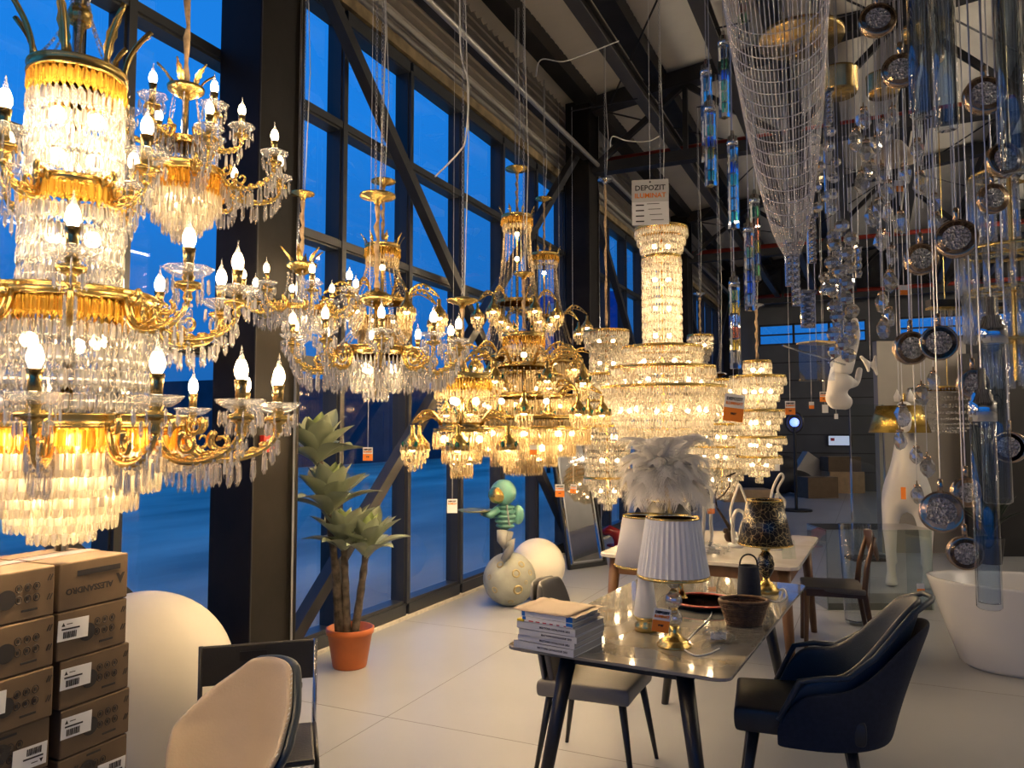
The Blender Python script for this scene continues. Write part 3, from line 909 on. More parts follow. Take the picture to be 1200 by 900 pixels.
def bell_chandelier(label, px, pyb, Z, crown_at, crown_r, skirt_to, tiers, steps, bulbs, pan=None, jewels=False, sleeve_top=None, two=False, sc=1.0):
    crown_r *= sc; skirt_to = (skirt_to[0], skirt_to[1] * sc); tiers = [(n, a * sc, b * sc, p, q, r) for (n, a, b, p, q, r) in tiers]; steps = [(a * sc, b, c) for (a, b, c) in steps]; bulbs = [(n, r * sc, p) for (n, r, p) in bulbs]
    t, zl = chand('bell_arm_chandelier', label, px, pyb, Z)
    C = Crystals()
    s = Z / 900.0
    crown(t, C, crown_r, zl(crown_at), 0.055, green_gem if jewels else None)
    rod(t, zl(pyb - 4), zl(crown_at) + 0.03, 0.012, brass)
    skirt(C, zl(crown_at) - 0.05, crown_r * 0.85, zl(skirt_to[0]), skirt_to[1], 22)
    for (n, r0, r1, py, th0, rise) in tiers:
        band(t, r0, zl(py), 0.028, gold); spokes(t, r0, zl(py), 3)
        bell_arms(t, n, r0, r1, zl(py), th0, rise, gold_x, jewels)
    basket(t, C, steps, zl)
    C.flush(t, 'crystal_strands', 0)
    inner_bulbs(t, [(r_ * math.cos(a), r_ * math.sin(a), zl(py)) for (n, r_, py) in bulbs for a in [2 * math.pi * k / n + 0.4 for k in range(n)]], FARB)
    if sleeve_top: hang(t, zl(crown_at) + 0.05, sleeve=zl(sleeve_top) - zl(crown_at) - 0.05, canopy=pan or 0.08, two=two)
    else: hang(t, zl(crown_at) + 0.05, two=two)
    return t
bell_chandelier('gold bell-arm chandelier with tall amber crown behind the ten-armed candle chandelier', 447, 425, 5.0, 288, 0.105, (345, 0.17),
                [(8, 0.15, 0.36, 352, R(22), 0.10)], [(0.17, 375, 395), (0.13, 388, 408), (0.08, 402, 424)], [(1, 0, 312), (3, 0.07, 375)], 0.08, sleeve_top=213, sc=1.087)
bell_chandelier('tallest gold bell-arm chandelier with slender crystal neck and amber crown', 606, 556, 6.4, 250, 0.118, (425, 0.30),
                [(6, 0.15, 0.30, 352, R(25), 0.10), (8, 0.24, 0.50, 418, R(10), 0.10)],
                [(0.34, 440, 470), (0.46, 465, 490), (0.40, 484, 506), (0.30, 500, 524), (0.20, 518, 540), (0.10, 534, 556)], [(1, 0, 270), (1, 0, 300), (4, 0.14, 455), (8, 0.32, 476), (6, 0.26, 502), (4, 0.12, 525), (1, 0, 545)], 0.10, sleeve_top=195, two=True, sc=1.12)
bell_chandelier('narrow gold bell-arm chandelier with crown before the dark far column', 638, 470, 7.8, 297, 0.15, (400, 0.28),
                [(6, 0.2, 0.46, 372, R(8), 0.11), (6, 0.24, 0.55, 420, R(35), 0.11)], [(0.30, 425, 450), (0.2, 445, 470)], [(1, 0, 318), (3, 0.1, 425)], 0.09, sleeve_top=232, sc=1.0)
bell_chandelier('low gold bell-arm chandelier with green jewels and orange price card', 541, 562, 4.1, 441, 0.165, (500, 0.12),
                [(6, 0.13, 0.30, 498, R(-4), 0.075)], [(0.16, 505, 528), (0.11, 524, 545), (0.06, 542, 562)], [(3, 0.08, 470), (4, 0.1, 515), (2, 0.04, 540)], 0.085, True, sleeve_top=356, sc=0.95)
bell_chandelier('broad gold bell-arm chandelier with jewelled crown and two rings of bells', 614, 556, 5.1, 392, 0.14, (470, 0.26),
                [(8, 0.20, 0.42, 428, R(20), 0.09), (9, 0.26, 0.52, 464, R(0), 0.09)],
                [(0.38, 490, 508), (0.44, 502, 522), (0.34, 517, 536), (0.22, 530, 548), (0.12, 542, 558)], [(1, 0, 415), (4, 0.15, 470), (8, 0.32, 508), (6, 0.24, 525), (3, 0.1, 540)], 0.07, True, sleeve_top=322)

# ------------------------------------------------------------------ E: tiered crystal chandeliers
def tier_chandelier(label, px, pyb, Z, steps, bulbs, top, mat=warm_x, w=0.0095, cutn='drop', sleeve=0.0, two=False, trim=None):
    """steps: (r_px_top, y_top, y_bottom, rows, taper)"""
    t, zl = chand('tiered_crystal_chandelier', label, px, pyb, Z)
    C = Crystals(); k_ = Z / FPX
    for (rp_, pa, pb, rows, rp2) in steps:
        band(t, rp_ * k_, zl(pa) + 0.006, 0.02, trim or gold, 40)
        rows = max(1, round((zl(pa) - zl(pb)) / 0.062))
        for i in range(rows):
            u = i / rows; u2 = (i + 1) / rows
            rr = (rp_ + (rp2 - rp_) * (i / max(1, rows - 1))) * k_
            drum(C, rr, zl(pa + (pb - pa) * u), zl(pa + (pb - pa) * u2) - 0.008, 1, 0, w, mat, 2, 'oct' if i % 2 else cutn, 2.2)
    C.flush(t, 'crystal_strands', 0)
    rod(t, zl(pyb - 6), zl(top), 0.012, gold)
    inner_bulbs(t, [(r_ * k_ * math.cos(a), r_ * k_ * math.sin(a), zl(py)) for (n, r_, py) in bulbs for a in [2 * math.pi * q / n + 0.4 for q in range(n)]], FARB)
    hang(t, zl(top), sleeve=sleeve, two=two, canopy=0.07, canopy_mat=chrome)
    return t
tier_chandelier('largest tiered crystal chandelier with tall crystal column and paper price sign', 778, 545, 6.0,
    [(31, 266, 302, 3, 22), (23, 300, 406, 7, 23), (47, 408, 432, 2, 45), (61, 432, 455, 2, 58), (73, 455, 520, 6, 48), (44, 505, 545, 4, 16)],
    [(2, 8, 285), (2, 8, 325), (2, 8, 360), (2, 8, 392), (5, 30, 425), (6, 45, 447), (8, 50, 480), (4, 28, 515)], 262)
tier_chandelier('slim tiered crystal chandelier with five rings beside the dark far column', 712, 597, 7.0,
    [(27, 388, 408, 2, 25), (20, 404, 440, 3, 20), (36, 440, 470, 3, 32), (30, 470, 500, 2, 28), (44, 500, 522, 2, 40), (27, 520, 560, 3, 26), (28, 560, 598, 5, 5)],
    [(2, 8, 398), (2, 8, 425), (4, 20, 452), (3, 15, 485), (5, 25, 512), (3, 12, 540), (2, 8, 575)], 380, sleeve=1.35)
tier_chandelier('stepped crystal chandelier with flared zigzag tiers and pointed tip', 890, 565, 6.6,
    [(16, 424, 442, 2, 16), (32, 442, 480, 5, 20), (30, 482, 512, 4, 20), (31, 513, 536, 3, 20), (26, 536, 566, 5, 4)],
    [(2, 5, 433), (4, 15, 458), (3, 12, 495), (3, 12, 522), (2, 8, 545)], 420, sleeve=0.45)
tier_chandelier('crystal chandelier with stacked rings half hidden behind the feather lamp', 846, 585, 7.6,
    [(24, 446, 470, 2, 24), (38, 470, 500, 3, 34), (36, 498, 525, 3, 32), (38, 524, 548, 2, 34), (30, 548, 585, 4, 8)],
    [(3, 12, 458), (4, 20, 486), (4, 18, 512), (4, 20, 536), (2, 10, 562)], 440)
tier_chandelier('small crown-shaped crystal chandelier on a gold cord behind the largest one', 821, 430, 8.5,
    [(15, 394, 412, 2, 14), (12, 410, 430, 2, 8)], [(2, 5, 404)], 388, sleeve=0.4)
# ------------------------------------------------------------------ more materials
cardb = pm('cardboard', (0.125, 0.085, 0.050), 0.75, noise=0.12, scale=9)
cardb2 = pm('cardboard_pale', (0.40, 0.27, 0.15), 0.75, noise=0.12, scale=9)
ink = pm('print_ink', (0.018, 0.016, 0.018), 0.6)
paper = pm('white_paper', (0.78, 0.79, 0.80), 0.6)
orange = pm('orange_card', (0.85, 0.24, 0.02), 0.55)
redm = pm('red_print', (0.55, 0.05, 0.06), 0.5)
bluem = pm('blue_print', (0.02, 0.16, 0.55), 0.4)
yellowm = pm('yellow_print', (0.85, 0.62, 0.03), 0.5)
kraft = pm('kraft_paper', (0.62, 0.49, 0.35), 0.7, noise=0.08, scale=5, bump=0.2, bscale=8)
beige_l = pm('beige_leather', (0.48, 0.40, 0.30), 0.42, noise=0.06, scale=6, bump=0.12, bscale=120)
grey_l = pm('grey_leather', (0.20, 0.19, 0.175), 0.5, noise=0.06, scale=6, bump=0.1, bscale=120)
greyf = pm('dark_grey_leather', (0.105, 0.10, 0.095), 0.5, noise=0.1, scale=6, bump=0.1, bscale=120)
navy_l = pm('navy_leather', (0.018, 0.035, 0.062), 0.45, noise=0.15, scale=8, bump=0.12, bscale=150)
navy_d = pm('navy_fabric', (0.012, 0.018, 0.036), 0.85, noise=0.2, scale=60, bump=0.2, bscale=300)
black_l = pm('black_leather', (0.025, 0.026, 0.028), 0.4, noise=0.15, scale=8, bump=0.1, bscale=120)
blackm = pm('black_metal', (0.012, 0.012, 0.014), 0.4)
wood = pm('walnut_wood', (0.16, 0.075, 0.032), 0.45, noise=0.3, scale=6, stretch=(1, 1, 0.15))
wood_d = pm('dark_wood', (0.055, 0.025, 0.014), 0.4, noise=0.3, scale=6, stretch=(1, 1, 0.15))
white_p = pm('white_plastic', (0.74, 0.74, 0.73), 0.35)
globe_m = pm('globe_polyethylene', (0.80, 0.75, 0.64), 0.5, noise=0.04, scale=3)
terra = pm('terracotta_plastic', (0.50, 0.13, 0.03), 0.45, noise=0.08, scale=10)
soil = pm('potting_soil', (0.03, 0.02, 0.012), 0.95, noise=0.4, scale=30)
tape = pm('packing_tape', (0.52, 0.42, 0.30), 0.18)

def stone_top(name, c1, c2, rough):
    m, t, b = new_mat(name)
    c = t.nodes.new('ShaderNodeTexCoord'); n = t.nodes.new('ShaderNodeTexNoise')
    n.inputs['Scale'].default_value = 2.2; n.inputs['Detail'].default_value = 10; n.inputs['Distortion'].default_value = 1.2
    r = t.nodes.new('ShaderNodeValToRGB')
    r.color_ramp.elements[0].position = 0.38; r.color_ramp.elements[0].color = (*c1, 1)
    r.color_ramp.elements[1].position = 0.62; r.color_ramp.elements[1].color = (*c2, 1)
    t.links.new(c.outputs['Object'], n.inputs['Vector']); t.links.new(n.outputs['Fac'], r.inputs[0]); t.links.new(r.outputs[0], b.inputs['Base Color'])
    b.inputs['Roughness'].default_value = rough; b.inputs['Coat Weight'].default_value = 0.6; b.inputs['Coat Roughness'].default_value = 0.03
    return m
top_m = stone_top('grey_ceramic_top', (0.17, 0.17, 0.165), (0.25, 0.245, 0.235), 0.07)
marble_m = stone_top('pale_marble_top', (0.58, 0.54, 0.49), (0.68, 0.65, 0.61), 0.25)

# ------------------------------------------------------------------ price cards
def price_card(px, py, Z, w, label, ztop=None, tilt=0.0, yawo=0.0, split=0.5, text=True, string=0.25, cat='price card', white_only=False, name='price_card', h=None):
    p = W(px, py, Z)
    h = h or w * 1.35
    t = thing(name, label, cat, p, math.atan2(RT.y, RT.x) + yawo)
    rot = Matrix.Rotation(tilt, 3, 'Y')
    def pl(nm, x0, x1, z0, z1, y, m_):
        MB().box(((x0 + x1) / 2, y, (z0 + z1) / 2), (x1 - x0, 0.0016, z1 - z0)).build(nm, m_, t).rotation_euler = (0, tilt, 0)
    pl('card', -w / 2, w / 2, -h / 2, h / 2, 0, paper)
    if not white_only:
        pl('orange_band', -w / 2, w / 2, -h / 2, -h / 2 + h * (1 - split), -0.0012, orange)
    if text:
        M = Matrix.Rotation(tilt, 3, 'Y')
        def wr(s_, size, z, m_):
            o = inst('lettering', text_mesh(s_, size, m_, 0.001), t)
            on_face(o, M @ Vector((0, -0.0022, z)), M @ Vector((1, 0, 0)), M @ Vector((0, 0, 1)))
        wr('DEPOZIT', w * 0.20, h * 0.33, ink); wr('ILUMINAT', w * 0.19, h * 0.16, orange)
        if not white_only and w > 0.05: wr('PRET', w * 0.13, -h * 0.22, ink)
    if string:
        MB().tube([(0, 0, h / 2 - 0.002), (0.002, 0.001, h / 2 + string)], 0.0012, 4).build('string', white_p, t)
    return t

# ------------------------------------------------------------------ carton stack
A1, A2 = W(70, 661, 1.93), W(152, 643, 2.12)
ux = Vector((A2.x - A1.x, A2.y - A1.y, 0)); BW = ux.length; ux.normalize()
uy = Vector((-ux.y, ux.x, 0))                         # away from the camera
BH, BD = 0.1225, 0.27
ztop = A1.z
rzb = math.atan2(ux.y, ux.x)
box_names = ['topmost', 'second', 'third', 'fourth', 'fifth', 'sixth', 'seventh', 'eighth', 'ninth', 'lowest']
def icon_mesh():
    m = MB()
    for i in range(3):
        for j in range(2):
            cx, cz = -0.01 + i * 0.028, 0.014 - j * 0.030
            m.tube([(cx + 0.010 * math.cos(a), 0, cz + 0.010 * math.sin(a)) for a in [k * math.pi / 5 for k in range(10)]], 0.0012, 4, closed=True)
            m.box((cx, 0, cz), (0.007, 0.0012, 0.009))
    for (cx, cz) in ((0.085, 0.030), (0.093, 0.030), (0.085, -0.022), (0.093, -0.022)):
        m.box((cx, 0, cz), (0.003, 0.0012, 0.018), Matrix.Rotation(0.5, 3, 'Y'))
    m.box((0.025, 0, -0.047), (0.05, 0.0012, 0.006))
    return m.mesh('care_icons', ink)
ICON = icon_mesh()
LOGO = MB().lathe([(0.0, -0.0006), (0.023, -0.0006), (0.023, 0.0006), (0.0, 0.0006)], 20, axis=Matrix.Rotation(R(90), 3, 'X')).mesh('round_logo', ink)
def sticker_mesh():
    return MB().box((0, 0, 0), (0.085, 0.0012, 0.052)).mesh('sticker', paper)
STK = sticker_mesh()
def print_mesh():
    m = MB()
    m.add([(-0.034, -0.001, 0.010), (-0.024, -0.001, 0.010), (-0.029, -0.001, 0.020)], [(0, 1, 2)])
    for k in range(9): m.box((-0.026 + k * 0.0042, -0.001, -0.012), (0.0022 if k % 3 else 0.0032, 0.0006, 0.016))
    m.box((-0.008, -0.001, 0.003), (0.05, 0.0006, 0.004)); m.box((-0.012, -0.001, 0.015), (0.016, 0.0006, 0.002))
    return m.mesh('barcode', ink)
BAR = print_mesh()
LOGOA = text_mesh('ALESSANDRO', 0.022, ink, 0.0006)
def carton(col_name, idx, org, flip, sticker, brand, dx, dz):
    lab = '%s carton of the %s' % (box_names[idx], col_name)
    c = thing('carton', lab, 'carton', org, rzb + dx)
    b = MB().box((BW / 2, BD / 2, BH / 2), (BW - 0.003, BD - 0.004, BH - 0.002)).build('box_body', cardb, c); bev(b, 0.004)
    MB().box((BW / 2, BD / 2, BH + 0.0004), (BW * 0.98, 0.045, 0.001)).build('packing_tape', tape, c)
    MB().box((BW / 2, BD / 2 + 0.05, BH - 0.0005), (BW * 0.97, 0.0025, 0.001)).build('flap_seam', ink, c)
    s = -1 if flip else 1
    if brand:
        on_face(inst('lettering', LOGOA, c), (BW * 0.42, -0.0015, BH * 0.40), (-1, 0, 0), (0, 0, -1))
        tri = MB().add([(-0.014, 0, -0.014), (0.014, 0, -0.014), (0, 0, 0.016), (0.0, 0, -0.006), (-0.006, 0, -0.014), (0.006, 0, -0.014)], [(0, 4, 3, 2), (5, 1, 2, 3)]).mesh('brand_mark', ink)
        inst('brand_mark', tri, c, (BW * 0.86, -0.002, BH * 0.48), 0, (R(180), 0, R(180)))
        MB().box((BW * 0.55, -0.0008, BH * 0.74), (BW * 0.62, 0.0012, 0.014)).build('print_bar', ink, c)
    else:
        i_ = inst('care_icons', ICON, c, (BW * 0.58, -0.0008, BH * 0.55)); i_['kind'] = 'stuff'; i_.scale = (0.8, 1, 0.9); i_.rotation_euler = (0, 0 if not flip else math.pi, 0)
        inst('round_logo', LOGO, c, (BW * 0.40, -0.0008, BH * (0.48 if not flip else 0.6)))
        if sticker:
            sx = BW * (0.20 if not flip else 0.74)
            k = inst('sticker', STK, c, (sx, -0.003, BH * (0.62 if not flip else 0.35)))
            k.rotation_euler = (0, 0.04 if not flip else math.pi + 0.04, 0)
            inst('barcode', BAR, k, (0, -0.0004, 0) if not flip else (0, -0.0004, 0))
    return c
for i in range(10):
    z = ztop - (i + 1) * BH - 0.0
    if z < -0.02: z = 0
    sh = (0, 0.0, 0.012, 0.018, 0.014, 0, 0.01, 0, 0, 0)[i]
    org = Vector((A1.x, A1.y, z)) + ux * sh
    carton('stack nearest the white globe lamp', i, org, i >= 4, i >= 1, i == 0, 0.0, 0)
    org2 = Vector((A1.x, A1.y, z + 0.001)) - ux * (BW + 0.012) - uy * (0.005 + 0.004 * (i % 3))
    carton('round-logo stack away from the globe lamp', i, org2, i >= 3, i >= 2, False, 0.0, 0)
    if i < 3:
        org3 = Vector((A1.x, A1.y, z + 0.0005)) - ux * (BW + 0.02) + uy * (BD + 0.012)
        c = carton('hidden rear stack', i, org3, False, False, False, 0.0, 0)
        c['label'] = ('%s plain carton standing behind the round-logo stack' % box_names[i])
# the rear stack rests on taller cartons
c = MB().box((BW / 2, BD / 2, (ztop - 3 * BH) / 2), (BW, BD, ztop - 3 * BH)).build('carton', cardb, None, loc=Vector((A1.x, A1.y, 0)) - ux * (BW + 0.02) + uy * (BD + 0.012), rz=rzb)
bev(c, 0.004); tag(c, 'one tall plain carton under the rear carton stack', 'carton')

# ------------------------------------------------------------------ floor globes
def globe(px, py_c, Z, rpx, label, base=True):
    r = rpx * Z / FPX
    c = W(px, py_c, Z)
    t = thing('floor_globe', label, 'globe lamp', (c.x, c.y, 0))
    zc = r + (0.03 if base else 0.0)
    MB().ball((0, 0, zc), r, 48, 28).build('globe', globe_m, t, True)
    MB().lathe([(r * 0.42, 0), (r * 0.42, 0.02), (r * 0.36, 0.06), (0.0, 0.06)], 32).build('foot', white_p, t, True)
    return t
globe(166, 787, 3.55, 104, 'huge white globe lamp on the floor behind the carton stack')
globe(630, 637, 7.45, 32, 'white globe lamp on the floor behind the cratered moon')

# ------------------------------------------------------------------ potted plant
pp = P(408, 781, 0)
t = thing('potted_agave', 'tall three-stemmed broad-leaved plant in an orange pot by the window', 'plant', (pp.x + 0.005, pp.y + 0.01, 0))
pot = MB().lathe([(0.11, 0.0), (0.115, 0.01), (0.150, 0.22), (0.160, 0.225), (0.163, 0.26), (0.155, 0.265), (0.146, 0.26), (0.135, 0.21), (0.0, 0.20)], 40).build('pot', terra, t, True)
MB().lathe([(0.0, 0.215), (0.12, 0.213), (0.138, 0.205)], 24).build('soil', soil, t, True)
bark = pm('trunk_bark', (0.075, 0.06, 0.045), 0.85, noise=0.7, scale=22, bump=0.8, bscale=30)
leafm = pm('agave_leaf', (0.25, 0.29, 0.20), 0.5, noise=0.2, scale=5, stretch=(1, 1, 0.3))
leafy = pm('young_leaf', (0.28, 0.36, 0.14), 0.45, noise=0.2, scale=5)
def leaf_mesh(L, wd_, bend, m_):
    rows = []
    for i in range(13):
        u = i / 12
        w_ = wd_ * (0.28 + 0.72 * math.sin(math.pi * min(1, u * 1.25) * 0.55)) * (1 - max(0, (u - 0.55) / 0.45) ** 1.8)
        a = bend * u
        x = L * (u * math.cos(R(72)) + 0.5 * bend * u * u); z = L * (u * math.sin(R(72)) - 0.35 * bend * u ** 2.4)
        rows.append([(x - 0.22 * w_, -w_, z + 0.12 * w_), (x + 0.05 * w_, -w_ * 0.5, z), (x + 0.1 * w_, 0, z - 0.1 * w_), (x + 0.05 * w_, w_ * 0.5, z), (x - 0.22 * w_, w_, z + 0.12 * w_)])
    return MB().grid(rows).mesh('leaf', m_, True)
LV = [leaf_mesh(0.30, 0.068, 0.20, leafm), leaf_mesh(0.34, 0.078, 0.45, leafm), leaf_mesh(0.34, 0.074, 0.85, leafm), leaf_mesh(0.22, 0.050, 0.05, leafy)]
def wpt(px, py, Z=5.19): return W(px, py, Z) - Vector((pp.x, pp.y, 0))
heads = [((405, 748), (403, 680), (401, 632), 0.95), ((413, 748), (422, 690), (428, 640), 0.95), ((396, 748), (391, 660), (385, 590), 1.1), ((399, 748), (388, 610), (370, 530), 1.1)]
for (a, b_, c_, s) in heads:
    pts = [wpt(*a), wpt(*b_), wpt(*c_)]
    q = [pts[0].lerp(pts[1], u).lerp(pts[1].lerp(pts[2], u), u) for u in [i / 10 for i in range(11)]]
    MB().tube(q, [0.030 - 0.008 * i / 10 + 0.003 * math.sin(i * 3) for i in range(11)], 10).build('trunk', bark, t, True)
    for ring_, (n, mi, tilt) in enumerate(((4, 3, 0), (6, 0, 0), (7, 1, 0), (6, 2, 0))):
        for k in range(n):
            a_ = 2 * math.pi * (k + 0.5 * ring_ + 0.3 * random.random()) / n
            l = inst('leaf', LV[mi], t, q[-1] + Vector((0, 0, 0.02 - 0.035 * ring_)), a_)
            l.scale = [s * (0.85 + 0.3 * random.random())] * 3
            l.rotation_euler = (0.15 * (random.random() - 0.5), 0.12 * ring_ + 0.2 * (random.random() - 0.5), a_)

# ------------------------------------------------------------------ moon and astronaut
moonm = pm('moon_plaster', (0.33, 0.34, 0.29), 0.75, noise=0.25, scale=5, bump=0.5, bscale=12)
craterm = pm('crater_gold_rim', (0.42, 0.34, 0.17), 0.5, 0.3, noise=0.3, scale=20)
mp_ = P(597, 709, 0); mr_ = 31.5 * 6.95 / FPX
t = thing('moon_sculpture', 'astronaut figure with tray kneeling on a cratered grey moon', 'sculpture', (mp_.x, mp_.y, 0))
mo = MB().ball((0, 0, mr_ * 0.98), mr_, 40, 24).build('moon', moonm, t, True)
tocam = Vector((-mp_.x, -mp_.y, 0.35)).normalized(); sx_ = Vector((0, 0, 1)).cross(tocam).normalized(); sy_ = tocam.cross(sx_)
for (u, v, cr) in ((0.25, 0.32, 0.13), (0.32, -0.28, 0.15), (0.62, -0.02, 0.06), (0.45, 0.62, 0.11), (-0.35, 0.62, 0.11), (-0.55, -0.3, 0.10), (-0.75, 0.15, 0.08), (0.05, -0.75, 0.09), (0.78, 0.3, 0.09), (-0.1, 0.85, 0.06), (0.85, -0.25, 0.07)):
    w_ = math.sqrt(max(0, 1 - u * u - v * v))
    nrm = (sx_ * u + sy_ * v + tocam * w_).normalized()
    x_, y_ = frame_of(nrm); c0 = Vector((0, 0, mr_ * 0.98)) + nrm * mr_ * 0.985
    ring_ = [c0 + (x_ * math.cos(k * math.pi / 8) + y_ * math.sin(k * math.pi / 8)) * cr * mr_ for k in range(16)]
    MB().tube(ring_, cr * mr_ * 0.28, 6, closed=True).build('crater_rim', craterm, mo, True)
teal = pm('teal_glaze', (0.07, 0.20, 0.17), 0.35, noise=0.15, scale=10)
teal_l = pm('pale_teal', (0.12, 0.30, 0.26), 0.3, noise=0.15, scale=10)
suitm = pm('grey_suit', (0.27, 0.27, 0.26), 0.5, noise=0.1, scale=10)
AZ = 6.95
def ap(px, py, d=0.0): return W(px, py, AZ + d) - t.location
hl = MB().ball(ap(590, 577), 0.118, 28, 18).build('helmet', teal_l, t, True)
hv = MB().ball(ap(583, 580, -0.055), 0.086, 20, 14, (1, 1, 0.9)).build('visor', gold, hl, True)
for i in range(5):
    y_ = 594 + i * 5.5
    rr = 0.085 + 0.012 * math.sin(math.pi * i / 4)
    MB().ball(ap(592, y_), rr, 20, 8, (1.05, 0.9, 0.33)).build('jacket_fold', teal, t, True)
MB().ball(ap(592, 605), 0.085, 20, 14, (1.0, 0.85, 1.5)).build('jacket', teal, t, True)
MB().bar(ap(594, 592, -0.085), ap(597, 616, -0.09), 0.015, 0.012).build('strap', suitm, t)
MB().ball(ap(607, 603, 0.06), 0.06, 14, 10, (1, 0.8, 1.5)).build('backpack', teal_l, t, True)
MB().tube([ap(583, 597, -0.07), ap(574, 604, -0.12), ap(567, 602, -0.10)], [0.036, 0.034, 0.026], 10).tube([ap(586, 597, 0.05), ap(578, 604, 0.03), ap(570, 602, 0.0)], [0.036, 0.034, 0.026], 10).build('sleeve', teal, t, True)
MB().ball(ap(566, 601, -0.09), 0.03, 10, 8).ball(ap(569, 601, 0.0), 0.03, 10, 8).build('glove', suitm, t, True)
MB().lathe([(0.0, 0.0), (0.12, 0.0), (0.16, 0.014), (0.158, 0.018), (0.118, 0.005), (0.0, 0.005)], 28, c=ap(557, 599.5, -0.05)).build('tray', pm('tray_gilt', (0.22, 0.26, 0.12), 0.3, 0.5), t, True)
MB().tube([ap(589, 622, -0.02), ap(588, 633, -0.05), ap(594, 641, -0.03)], [0.055, 0.045, 0.038], 10).tube([ap(596, 622, 0.04), ap(593, 634, 0.03), ap(594, 645, 0.04)], [0.05, 0.042, 0.036], 10).build('trousers', suitm, t, True)
MB().tube([ap(592, 640, -0.05), ap(601, 634, -0.07), ap(597, 644, -0.05), ap(590, 656, -0.04)], [0.03, 0.038, 0.042, 0.03], 10).ball(ap(594, 651, 0.03), 0.045, 12, 8, (0.8, 1.1, 0.8)).build('boots', suitm, t, True)

# ------------------------------------------------------------------ leaning floor mirror
ml, mrr = P(667, 668, 0), P(711, 662, 0)
mx = (mrr - ml); mw = mx.length; mx.normalize()
t = thing('floor_mirror', 'tall black framed mirror leaning by the far column', 'mirror', ml, math.atan2(mx.y, mx.x))
my = Vector((-mx.y, mx.x, 0))
MH = 1.75; lean = R(-13)
rot = Matrix.Rotation(lean, 3, 'X')
def leanpart(nm, x0, x1, z0, z1, y, th, m_):
    o = MB().box(((x0 + x1) / 2, y, (z0 + z1) / 2), (x1 - x0, th, z1 - z0)).build(nm, m_, t)
    o.rotation_euler = (lean, 0, 0); return o
leanpart('backing', 0, mw, 0, MH, 0.02, 0.02, blackm)
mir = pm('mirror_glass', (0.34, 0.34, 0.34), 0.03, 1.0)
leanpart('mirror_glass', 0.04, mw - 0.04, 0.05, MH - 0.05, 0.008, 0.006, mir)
for a in ((0, 0.03, 0, MH), (mw - 0.03, mw, 0, MH), (0, mw, 0, 0.045), (0, mw, MH - 0.045, MH)): leanpart('outer_frame', *a, 0.0, 0.03, blackm)
for a in ((0.055, 0.075, 0.07, MH - 0.07), (mw - 0.075, mw - 0.055, 0.07, MH - 0.07), (0.055, mw - 0.055, 0.065, 0.085), (0.055, mw - 0.055, MH - 0.085, MH - 0.065)): leanpart('inner_trim', *a, -0.003, 0.02, chrome)

# red lobster-like ornament beside the mirror
rq = P(722, 640, 0)
rm = pm('red_lacquer', (0.35, 0.02, 0.02), 0.25)
t = thing('red_ornament', 'glossy red curved animal ornament on the floor past the mirror', 'ornament', (rq.x, rq.y, 0))
def rp_(px, py): return W(px, py, 10.6) - t.location
MB().tube([rp_(706, 624), rp_(714, 621), rp_(722, 625), rp_(725, 634), rp_(722, 641)], [0.04, 0.07, 0.08, 0.07, 0.03], 10).build('body', rm, t, True)
MB().tube([rp_(706, 624), rp_(700, 622), rp_(703, 618)], [0.03, 0.025, 0.01], 8).build('claw', rm, t, True)
MB().lathe([(0.13, 0), (0.13, 0.02), (0, 0.02)], 16).build('foot', rm, t)

# ------------------------------------------------------------------ dining tables
ta, tb = Vector((-1.34, 2.80, 0)), Vector((-0.46, 2.745, 0))
tx = (tb - ta); TW = tx.length; tx.normalize(); ty = Vector((-tx.y, tx.x, 0)); TL = 1.86
t = thing('dining_table', 'grey glossy stone-topped dining table with black splayed legs', 'table', ta, math.atan2(tx.y, tx.x))
poly = []
for (cx, cy, a0) in ((TW - 0.05, 0.05, -90), (TW - 0.05, TL - 0.05, 0), (0.05, TL - 0.05, 90), (0.05, 0.05, 180)):
    for k in range(5): poly.append((cx + 0.05 * math.cos(R(a0 + k * 22.5)), cy + 0.05 * math.sin(R(a0 + k * 22.5))))
bev(MB().prism(poly, 0.737, 0.75).build('table_top', top_m, t), 0.003)
MB().prism([(x * 0.96 + TW * 0.02, y * 0.97 + 0.03) for x, y in poly], 0.727, 0.737).build('sub_top', blackm, t)
fr_ = MB()
for y in (0.18, TL - 0.18): fr_.box((TW / 2, y, 0.70), (TW - 0.36, 0.05, 0.055))
for x in (0.2, TW - 0.2): fr_.box((x, TL / 2, 0.70), (0.05, TL - 0.3, 0.055))
fr_.build('under_frame', blackm, t)
for sx in (0, 1):
    for sy in (0, 1):
        top = (0.21 + sx * (TW - 0.42), 0.17 + sy * (TL - 0.34), 0.727); bot = (0.09 + sx * (TW - 0.18), 0.08 + sy * (TL - 0.16), 0)
        MB().tube([bot, top], [0.021, 0.034], 14).build('leg', blackm, t, True)
TROOT = t
def on_table(px, py, h=0.75): return P(px, py, h)

